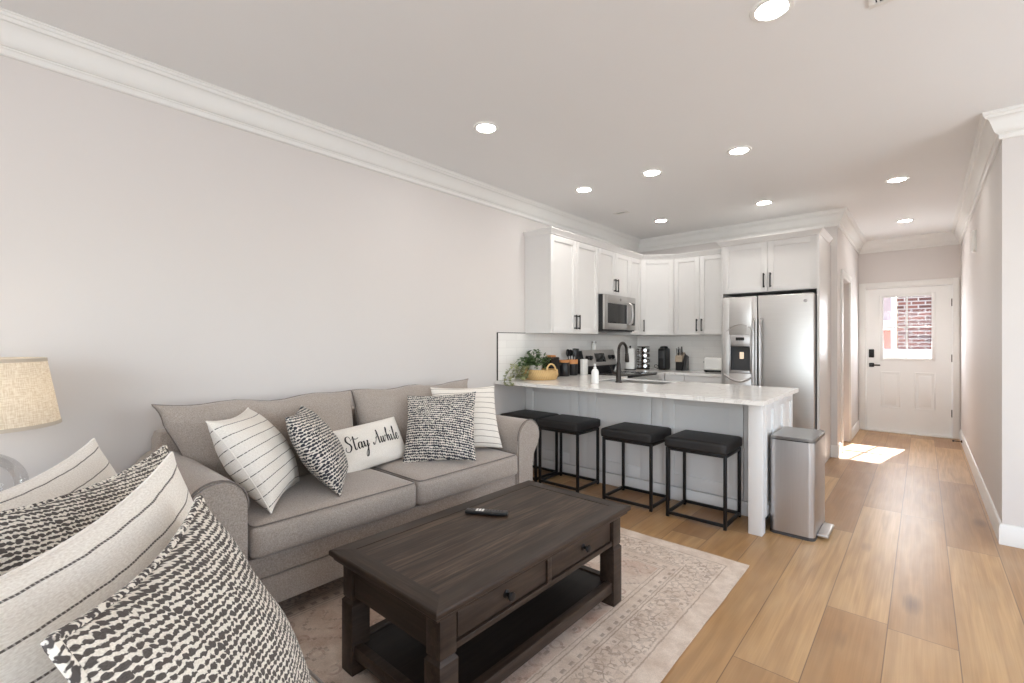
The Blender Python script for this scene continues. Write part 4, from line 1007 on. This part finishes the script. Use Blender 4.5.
def pillow_fn(w, h, t, pinch, ex, seed, wob=0.006, taper=None):
    def pos(a, b, sgn):
        x = a*w/2*(1-pinch*(1-b*b)); z = b*h/2*(1-pinch*(1-a*a))
        if taper: x, z = taper(a, b, x, z)
        e = max(0.0, (1-a*a)*(1-b*b))
        y = -sgn*(t/2)*(e**ex)
        n = mnoise.noise(Vector((a*2.2+seed, b*2.2, seed*1.7)))+0.5*mnoise.noise(Vector((a*5+seed, b*5, seed)))
        y += -sgn*n*wob*min(1, e*4)
        # sag folds running in from the corners
        return Vector((x, y, z+h/2))
    return pos
def add_pillow(mb, pos, w, h, n=34):
    S_ = lambda s: math.sin((s*2-1)*PI/2)
    for sgn in (1, -1):
        fn = (lambda u, v: pos(S_(u), S_(v), sgn)) if sgn == 1 else (lambda u, v: pos(S_(1-u), S_(v), sgn))
        uvf = (lambda u, v: ((S_(u)+1)*w/2, (S_(v)+1)*h/2))
        mb.grid(fn, n, n, uvf)
    bmesh.ops.remove_doubles(mb.bm, verts=mb.bm.verts, dist=0.0004)
    return mb
def rim(pos, n=18):
    S_ = lambda s: math.sin((s*2-1)*PI/2); P = []
    for i in range(n): P.append(pos(S_(i/n), -1, 1))
    for i in range(n): P.append(pos(1, S_(i/n), 1))
    for i in range(n): P.append(pos(S_(1-i/n), 1, 1))
    for i in range(n): P.append(pos(-1, S_(1-i/n), 1))
    return P

# sofas: local front faces -Y, back of the frame at y = 0
def sofa(name, loc, rz, hw, mat, label, seed):
    r = empty(name, loc, rz, label, 'sofa')
    D = 0.93
    MB().box(-hw-0.06, -D+0.036, 0.130, hw+0.06, -0.06, 0.268, 0.008).box(-hw-0.06, -D+0.028, 0.2685, hw+0.06, -0.06, 0.366, 0.010).build('base', mat, r)
    MB().tube([(-hw, -D+0.031, 0.2685), (hw, -D+0.031, 0.2685)], 0.004, 8).build('welt', M['welt'], r)
    MB().softbox(-hw-0.16, -0.165, 0.10, hw+0.16, 0.0, 0.845, 0.045, (0, 0, 0), 10).build('back', mat, r)
    for sx_ in (-1, 1):
        for y in (-D+0.10, -0.10):
            zl = 0.0108 if y < -0.5 else 0.0
            MB().cyl((sx_*(hw+0.05), y, zl), (sx_*(hw+0.05), y, 0.131), 0.022, 0.032, 16).build('leg', M['table'], r)
        # rolled arm
        pf = [(hw+0.004, 0.122), (hw+0.004, 0.600)]
        cx, cz, rr = hw+0.122, 0.618, 0.118
        for i in range(15):
            a = PI*0.97-(PI*1.18)*i/14
            pf.append((cx+rr*math.cos(a), cz+rr*math.sin(a)))
        pf += [(hw+0.205, 0.535), (hw+0.178, 0.485), (hw+0.168, 0.42), (hw+0.165, 0.122)]
        poly = [(sx_*x, z) for x, z in pf]
        m = MB().prism(poly, -0.03, -D+0.012, 'y')
        arm = m.build('arm', mat, r, 35)
        ins = []
        pc = Vector((sx_*(hw+0.095), 0.45))
        for (x, z) in poly:
            d = Vector((x, z))-pc; ins.append(tuple(pc+d*(1-0.012/max(d.length, 1e-3))))
        MB().prism(ins, -D+0.0118, -D-0.004, 'y').build('arm_front', mat, arm, 35)
        MB().tube([(x, -D+0.004, z) for x, z in poly[1:-1]], 0.0042, 8).build('welt', M['welt'], arm)
    for k in (-1, 1):
        x0, x1 = (-hw+0.003, -0.002) if k < 0 else (0.002, hw-0.003)
        s_ = MB().softbox(x0, -D-0.016, 0.368, x1, -0.30, 0.518, 0.034, (0, 0.014, 0.026), 16, 0.0035, seed+k)
        for v in s_.bm.verts:                     # keep the underside flat on the base
            if v.co.z < 0.368: v.co.z = 0.368
        sc = s_.build('seat_cushion', mat, r, 60)
        zt, g = 0.512, 0.010
        loop = []
        rc = 0.03
        for cx, cy, a0 in ((x1-g-rc, -0.32-rc, 0), (x0+g+rc, -0.32-rc, PI/2), (x0+g+rc, -D-0.016+g+rc, PI), (x1-g-rc, -D-0.016+g+rc, 1.5*PI)):
            for i in range(7):
                a = a0+PI/2*i/6; loop.append([cx+rc*math.cos(a), cy+rc*math.sin(a)])
        dense = []
        for i in range(len(loop)):
            p, q = loop[i], loop[(i+1) % len(loop)]; n = max(1, int(math.hypot(q[0]-p[0], q[1]-p[1])/0.05))
            for j in range(n): dense.append((p[0]+(q[0]-p[0])*j/n, p[1]+(q[1]-p[1])*j/n))
        xm, hwid = (x0+x1)/2, (x1-x0)/2
        pts = []
        for (x, y) in dense:
            t = (x-xm)/hwid; fr_ = 1 if y < -D+0.02 else 0
            pts.append((x, y-(0.014*(1-t*t)*0.7 if fr_ else 0), zt+0.0005+0.010*(1-t*t)*0.35))
        MB().tube(pts, 0.0036, 8, closed=True).build('welt', M['welt'], sc)
    for k in (-1, 1):
        w, h = hw+0.16, 0.50
        def tp(a, b, x, z, k=k):
            f = 0.5+0.5*b; out = max(0, a*k)
            x -= k*out*0.155*(1-min(1, f*1.25))**1.0
            e8 = max(0, a*k)**10*max(0, b)**10; x += k*0.030*e8; z += 0.012*e8
            if b > 0.4: z += 0.012*math.sin(a*7+k*2)*(b-0.4)/0.6*(1-a*a)
            return x, z
        pos = pillow_fn(w, h, 0.26, 0.045, 0.36, seed*3+k, 0.010, tp)
        q = add_pillow(MB(), pos, w, h, 30)
        R = Matrix.Translation((k*(w/2+0.004), -0.335, 0.487)) @ Matrix.Rotation(-math.radians(13), 4, 'X')
        bmesh.ops.transform(q.bm, matrix=R, verts=q.bm.verts)
        bc = q.build('back_cushion', mat, r, 80)
        MB().tube([R @ p for p in rim(pos)], 0.0042, 8, closed=True).build('welt', M['welt'], bc)
    return r
sofa('sofa', (0.030, 1.602, 0), R90, 0.862, M['sofa'], 'greige two-cushion rolled-arm sofa along the left wall', 1.0)
sofa('sofa', (1.720, -0.433, 0), PI, 0.940, M['loveseat'], 'greige sofa at the near end of the room, under the stack of four pillows', 5.0)

# throw pillows: bottom centre, facing azimuth, lean and roll in degrees
def throw_pillow(label, P, az, lean, roll, w, h, t, mat, seed, pipe=None, piper=0.006, pinch=0.055, ex=0.52):
    o = empty('throw_pillow', P, 0, label, 'pillow')
    R = Matrix.Rotation(math.radians(az)+R90, 3, 'Z') @ Matrix.Rotation(-math.radians(lean), 3, 'X') @ Matrix.Rotation(math.radians(roll), 3, 'Y')
    o.rotation_euler = R.to_euler()
    pos = pillow_fn(w, h, t, pinch, ex, seed)
    c = add_pillow(MB(), pos, w, h).build('cover', mat, o, 80)
    if pipe: MB().tube(rim(pos), piper, 8, closed=True).build('piping', pipe, o)
    return o, pos
throw_pillow('cream pillow with thin dark stripes leaning by the near arm of the long sofa', (0.717, 0.995, 0.531), 52.8, 32.5, 1.3, 0.49, 0.49, 0.25, M['stripe'], 3, M['linen_pillow'], 0.0035, 0.115)
throw_pillow('black and white bead-patterned pillow left of the lettered pillow', (0.727, 1.294, 0.529), 57.3, 32.0, 0.3, 0.475, 0.475, 0.19, M['chain'], 4, None, 0, 0.085)
lum, lpos = throw_pillow('small cream lumbar pillow lettered Stay Awhile in the middle of the sofa', (0.562, 1.607, 0.532), -1.5, 28.8, -5.1, 0.465, 0.280, 0.13, M['linen_pillow'], 6, None, 0.0, 0.03, 0.45)
throw_pillow('square black and white bead-patterned pillow at the far end of the sofa', (0.795, 1.895, 0.534), -52.5, 29.5, -4.2, 0.47, 0.47, 0.17, M['chain'], 8, None, 0, 0.07)
throw_pillow('cream pillow with fine tan stripes tucked behind the bead-patterned one at the far arm', (0.720, 2.225, 0.545), -32.1, 29.6, 0.2, 0.48, 0.48, 0.17, M['stripe_soft'], 9, None, 0, 0.08)
throw_pillow('large charcoal and cream bead-patterned pillow, closest to the camera', (2.364, 0.337, 0.519), 63.2, 23.7, 3.1, 0.505, 0.53, 0.17, M['chain_big'], 12, M['cord'], 0.0065, 0.10)
throw_pillow('cream pillow with dashed stripes just behind the closest bead-patterned pillow', (2.105, 0.273, 0.521), 54.8, 18.4, -3.6, 0.60, 0.53, 0.16, M['stripe_wide'], 13, M['linen_pillow'], 0.004, 0.12)
throw_pillow('bead-patterned pillow sandwiched between the two striped pillows near the lamp', (1.787, 0.330, 0.511), 51.4, 25.2, 1.1, 0.62, 0.53, 0.16, M['chain_big'], 14, M['cord'], 0.006, 0.12)
throw_pillow('cream striped pillow closest to the table lamp', (1.463, 0.289, 0.495), 55.7, 26.4, -4.1, 0.59, 0.53, 0.16, M['stripe_wide'], 15, M['linen_pillow'], 0.004, 0.11)

# brush lettering on the lumbar pillow
GL = {
 'S': ([[(1.25, 1.80), (1.12, 2.15), (.80, 2.28), (.45, 2.10), (.38, 1.70), (.62, 1.32), (.95, .98), (1.08, .58), (.90, .15), (.50, -.05), (.15, .10), (.02, .45), (.18, .70)]], 1.62),
 't': ([[(.28, 2.15), (.22, 1.40), (.16, .60), (.24, .10), (.45, .02), (.68, .30)], [(-.45, 1.52), (-.05, 1.78), (.40, 1.72), (.85, 1.60), (1.35, 1.75)]], .86),
 'a': ([[(.80, .82), (.55, 1.02), (.22, .85), (.08, .42), (.20, .05), (.45, .12), (.68, .50), (.82, 1.0)], [(.82, 1.0), (.74, .42), (.82, .06), (1.02, .10), (1.15, .35)]], 1.26),
 'y': ([[(.02, 1.0), (.02, .45), (.18, .08), (.42, .20), (.62, .60), (.74, 1.0)], [(.74, 1.0), (.68, .20), (.58, -.70), (.40, -1.30), (.15, -1.32), (.10, -.95), (.40, -.45), (.85, .05), (1.10, .40)]], 1.95),
 'A': ([[(-.28, .38), (-.18, .04), (.08, .08), (.36, .55), (.70, 1.35), (1.00, 2.25)], [(1.00, 2.25), (1.00, 1.40), (1.05, .50), (1.22, .05), (1.44, .25)], [(.26, .86), (.62, 1.00), (1.22, .92)]], 1.66),
 'w': ([[(.0, 1.0), (.0, .40), (.16, .04), (.38, .25), (.54, 1.0)], [(.54, 1.0), (.54, .40), (.70, .04), (.92, .30), (1.04, 1.0), (1.22, .86)]], 1.44),
 'h': ([[(-.05, .60), (.20, 1.30), (.34, 2.00), (.26, 2.26), (.14, 1.90), (.12, .90), (.12, .02)], [(.12, .40), (.36, .90), (.58, .95), (.62, .50), (.68, .06), (.86, .08), (1.0, .32)]], 1.20),
 'i': ([[(.0, 1.0), (-.02, .40), (.10, .04), (.30, .12), (.42, .35)], [(-.01, 1.42), (.03, 1.50), (.06, 1.58)]], .62),
 'l': ([[(.0, .40), (.26, 1.30), (.38, 2.00), (.28, 2.26), (.14, 1.90), (.12, .70), (.22, .06), (.42, .12), (.54, .35)]], .68),
 'e': ([[(.02, .42), (.36, .55), (.48, .84), (.30, 1.04), (.08, .78), (.06, .30), (.26, .02), (.54, .14), (.78, .42)]], .70)}
def cr(pts, n=9):
    if len(pts) < 3: return [Vector(p) for p in pts]
    P = [Vector(p) for p in pts]; out = []
    for i in range(len(P)-1):
        a, b, c, d = P[max(0, i-1)], P[i], P[i+1], P[min(len(P)-1, i+2)]
        for j in range(n):
            t = j/n; out.append(0.5*((2*b)+(c-a)*t+(2*a-5*b+4*c-d)*t*t+(3*b-a-3*c+d)*t**3))
    return out+[P[-1]]
lt = MB()
em = 0.0345; cursor = 0.0; strokes = []
for chh in 'Stay Awhile':
    if chh == ' ': cursor += 0.35; continue
    g, adv = GL[chh]
    for s_ in g: strokes.append([(x+cursor+0.10*(y), y) for x, y in s_])
    cursor += adv
tot = cursor
W_, H_ = 0.465, 0.280
scale = 0.375/tot
for s_ in strokes:
    P = cr(s_); V = []
    for i, p in enumerate(P):
        d = (P[min(i+1, len(P)-1)]-P[max(i-1, 0)]); d = d.normalized() if d.length > 0 else Vector((1, 0))
        nn = Vector((-d.y, d.x)); wd = 0.075+0.17*max(0, -d.y)**1.3+0.03*abs(d.y)
        if i in (0, len(P)-1): wd *= 0.5
        row = []
        for sg in (-1, 1):
            q = p+nn*wd*sg*0.5*1.15
            X = (q.x-tot/2)*scale-0.003; Z = (q.y-0.50)*scale*1.34
            a = max(-.98, min(.98, X/(W_/2*0.985))); b = max(-.98, min(.98, Z/(H_/2*0.985)))
            s3 = lpos(a, b, 1); row.append(lt.bm.verts.new(s3+Vector((0, -0.0016, 0))))
        V.append(row)
    for i in range(len(V)-1): lt.bm.faces.new((V[i][0], V[i+1][0], V[i+1][1], V[i][1]))
lt.build('lettering', M['thread'], lum, 80)

# coffee table (long side along the room)
tb = empty('coffee_table', (1.657, 1.514, 0.0102), 0, 'dark espresso wood coffee table with two drawers and a lower shelf', 'coffee table')
hx, hy, H = 0.328, 0.618, 0.470
fw = 0.075
MB().box(-hx+fw, -hy+fw, H-0.026, hx-fw, hy-fw, H-0.0015).build('top_planks', M['table_top'], tb, 0)
def border(poly, mat):
    b = MB().prism(poly, H-0.026, H, 'z')
    es = [e for e in b.bm.edges if abs(e.verts[0].co.z-e.verts[1].co.z) < 1e-6 and max(abs(v.co.x)-hx for v in e.verts) > -1e-5 and abs(e.verts[0].co.x-e.verts[1].co.x) < 1e-6 or abs(e.verts[0].co.z-e.verts[1].co.z) < 1e-6 and max(abs(v.co.y)-hy for v in e.verts) > -1e-5 and abs(e.verts[0].co.y-e.verts[1].co.y) < 1e-6]
    bmesh.ops.bevel(b.bm, geom=es, offset=0.008, segments=3, affect='EDGES', profile=0.5)
    b.build('top_border', mat, tb, 40)
for s_ in (-1, 1):
    border([(s_*hx, -hy), (s_*hx, hy), (s_*(hx-fw), hy-fw), (s_*(hx-fw), -hy+fw)], M['table'])
    border([(-hx, s_*hy), (hx, s_*hy), (hx-fw, s_*(hy-fw)), (-hx+fw, s_*(hy-fw))], M['table_x'])
MB().box(-hx+0.012, -hy+0.012, H-0.040, hx-0.012, hy-0.012, H-0.0262, 0.004).build('top_moulding', M['table'], tb)
lw, lx, ly = 0.078, hx-0.030, hy-0.038
for sx_ in (-1, 1):
    for sy_ in (-1, 1):
        x0, x1 = sorted((sx_*lx, sx_*(lx-lw))); y0, y1 = sorted((sy_*ly, sy_*(ly-lw)))
        mm = MB().box(x0+0.004, y0+0.004, 0.288, x1-0.004, y1-0.004, H-0.0405, 0.003)
        # chamfered collar, then the lower shaft
        cx, cy, a = (x0+x1)/2, (y0+y1)/2, lw/2
        for (z0, z1, r0, r1) in ((0.272, 0.288, a, a-0.012),):
            P0 = [Vector((cx+i*r0, cy+j*r0, z0)) for i, j in ((-1, -1), (1, -1), (1, 1), (-1, 1))]; P1 = [Vector((cx+i*r1, cy+j*r1, z1)) for i, j in ((-1, -1), (1, -1), (1, 1), (-1, 1))]
            for i in range(4): mm.quad(P0[i], P0[(i+1) % 4], P1[(i+1) % 4], P1[i])
            mm.quad(*P1)
        mm.box(x0, y0, 0.0, x1, y1, 0.2725, 0.003)
        mm.build('leg', M['table'], tb, 30)
z0, z1 = 0.300, H-0.0405
MB().box(-lx+lw-0.004, -ly+0.014, z0, lx-lw+0.004, -ly+0.034, z1).build('end_apron', M['table_x'], tb, 0)
MB().box(-lx+lw-0.004, ly-0.034, z0, lx-lw+0.004, ly-0.014, z1).build('end_apron', M['table_x'], tb, 0)
MB().box(-lx+0.014, -ly+lw-0.004, z0, -lx+0.034, ly-lw+0.004, z1).build('side_apron', M['table'], tb, 0)
q = MB(); xf = lx-0.010
q.box(xf-0.020, -ly+lw-0.004, z0-0.008, xf, ly-lw+0.004, z0+0.014, 0.002).box(xf-0.020, -ly+lw-0.004, z1-0.010, xf, ly-lw+0.004, z1).box(xf-0.020, -0.014, z0+0.014, xf, 0.014, z1-0.010, 0.001)
q.build('drawer_rail', M['table'], tb, 30)
for s_ in (-1, 1):
    y0, y1 = (-ly+lw+0.010, -0.020) if s_ < 0 else (0.020, ly-lw-0.010)
    d = MB().box(xf-0.022, y0, z0+0.020, xf-0.005, y1, z1-0.014, 0.002).build('drawer', M['table'], tb)
    yc, zc = (y0+y1)/2, (z0+z1)/2+0.004
    kn = MB().lathe([(0, 0), (0.016, 0), (0.016, 0.003), (0.007, 0.006), (0.006, 0.016), (0.014, 0.021), (0.017, 0.027), (0.014, 0.033), (0, 0.036)], n=20)
    bmesh.ops.transform(kn.bm, matrix=Matrix.Translation((xf-0.0055, yc, zc)) @ Matrix.Rotation(R90, 4, 'Y'), verts=kn.bm.verts)
    kn.build('knob', M['black'], d)
MB().box(-lx+0.045, -ly+0.045, 0.085, lx-0.045, ly-0.045, 0.105).build('shelf', M['table_shelf'], tb, 0)
q = MB(); e = 0.018
q.box(-lx+0.010, -ly+lw-0.003, 0.066, -lx+0.010+0.036, ly-lw+0.003, 0.114, 0.002).box(lx-0.046, -ly+lw-0.003, 0.066, lx-0.010, ly-lw+0.003, 0.114, 0.002)
q.box(-lx+lw-0.003, -ly+0.010, 0.066, lx-lw+0.003, -ly+0.046, 0.114, 0.002).box(-lx+lw-0.003, ly-0.046, 0.066, lx-lw+0.003, ly-0.010, 0.114, 0.002)
q.build('shelf_rail', M['table'], tb, 30)

# remote control on the table
rc_ = empty('remote_control', (1.528, 1.576, 0.4808), math.radians(30.5), 'slim black remote control on the coffee table', 'remote control')
MB().box(-0.102, -0.021, 0.0, 0.102, 0.021, 0.016, 0.005, 3).build('body', M['black_plastic'], rc_)
b = MB()
for i in range(3):
    b.box(-0.052+i*0.014, -0.014, 0.0158, -0.042+i*0.014, 0.014, 0.0176, 0.0006)
b.build('white_buttons', M['white_plastic'], rc_)
b = MB()
for i in range(6):
    for j in range(3): b.cyl((0.004+i*0.014, -0.011+j*0.011, 0.0158), (0.004+i*0.014, -0.011+j*0.011, 0.0172), 0.0036, n=10)
b.build('buttons', M['dark_grey'], rc_)
MB().lathe([(0.006, 0.0158), (0.006, 0.0172), (0.012, 0.0172), (0.012, 0.0158)], (-0.075, 0, 0), 24).build('navigation_ring', M['dark_grey'], rc_)

# side table and lamp in the corner behind the pillows
sd = empty('side_table', (0.270, 0.0, 0), 0, 'small dark round side table under the lamp, hidden behind the pillows', 'side table')
MB().lathe([(0, 0.545), (0.215, 0.545), (0.222, 0.551), (0.222, 0.568), (0.215, 0.574), (0, 0.574)], n=40).build('table_top', M['table'], sd)
for k in range(4):
    a = PI/4+k*PI/2
    MB().tube([(0.15*math.cos(a), 0.15*math.sin(a), 0.5455), (0.19*math.cos(a), 0.19*math.sin(a), 0.0)], [0.017, 0.012], 12).build('leg', M['table'], sd)
la = empty('table_lamp', (0.335, -0.010, 0.5745), 0, 'lit table lamp with a linen drum shade and a clear glass globe base', 'lamp')
MB().lathe([(0, 0), (0.072, 0), (0.076, 0.005), (0.070, 0.014), (0.030, 0.020), (0, 0.020)], n=36).build('foot', M['steel_dark'], la)
gp = [(0.030, 0.0205)]
for i in range(1, 20):
    a = -PI/2+0.25+(PI-0.5)*i/20; gp.append((0.136*math.cos(a), 0.150+0.136*math.sin(a)))
gp += [(0.026, 0.284), (0.024, 0.289)]
MB().lathe(gp, n=44).build('glass_globe', M['lampglass'], la, 60)
MB().cyl((0, 0, 0.287), (0, 0, 0.305), 0.028, n=24, bev=0.003).cyl((0, 0, 0.305), (0, 0, 0.40), 0.010, n=14).cyl((0, 0, 0.40), (0, 0, 0.45), 0.018, n=16).build('socket', M['steel_dark'], la)
MB().lathe([(0, 0.452), (0.014, 0.452), (0.018, 0.47), (0.030, 0.50), (0.026, 0.53), (0, 0.545)], n=24).build('bulb', M['bulb'], la)
zs0, zs1 = 0.385, 0.655
MB().lathe([(0.232, zs0), (0.187, zs1)], n=56, uv=True).build('lamp_shade', M['shade'], la, 60)
sh = [o for o in la.children if o.name.startswith('lamp_shade')][0]
q = MB()
sl = (0.187-0.232)/(zs1-zs0)
for r, z in ((0.232, zs0), (0.187-sl*0.014, zs1-0.014)):
    q.lathe([(r+0.0012, z), (r+0.0016+sl*0.007, z+0.007), (r+0.0012+sl*0.014, z+0.014), (r-0.0022+sl*0.014, z+0.0141), (r-0.0022, z-0.0003), (r+0.0012, z)], n=56)
for k in range(3):
    a = 2*PI*k/3; q.tube([(0.016*math.cos(a), 0.016*math.sin(a), 0.435), (0.10*math.cos(a), 0.10*math.sin(a), zs1-0.03), (0.184*math.cos(a), 0.184*math.sin(a), zs1-0.008)], 0.002, 6)
q.build('shade_trim', M['shade_trim'], sh)
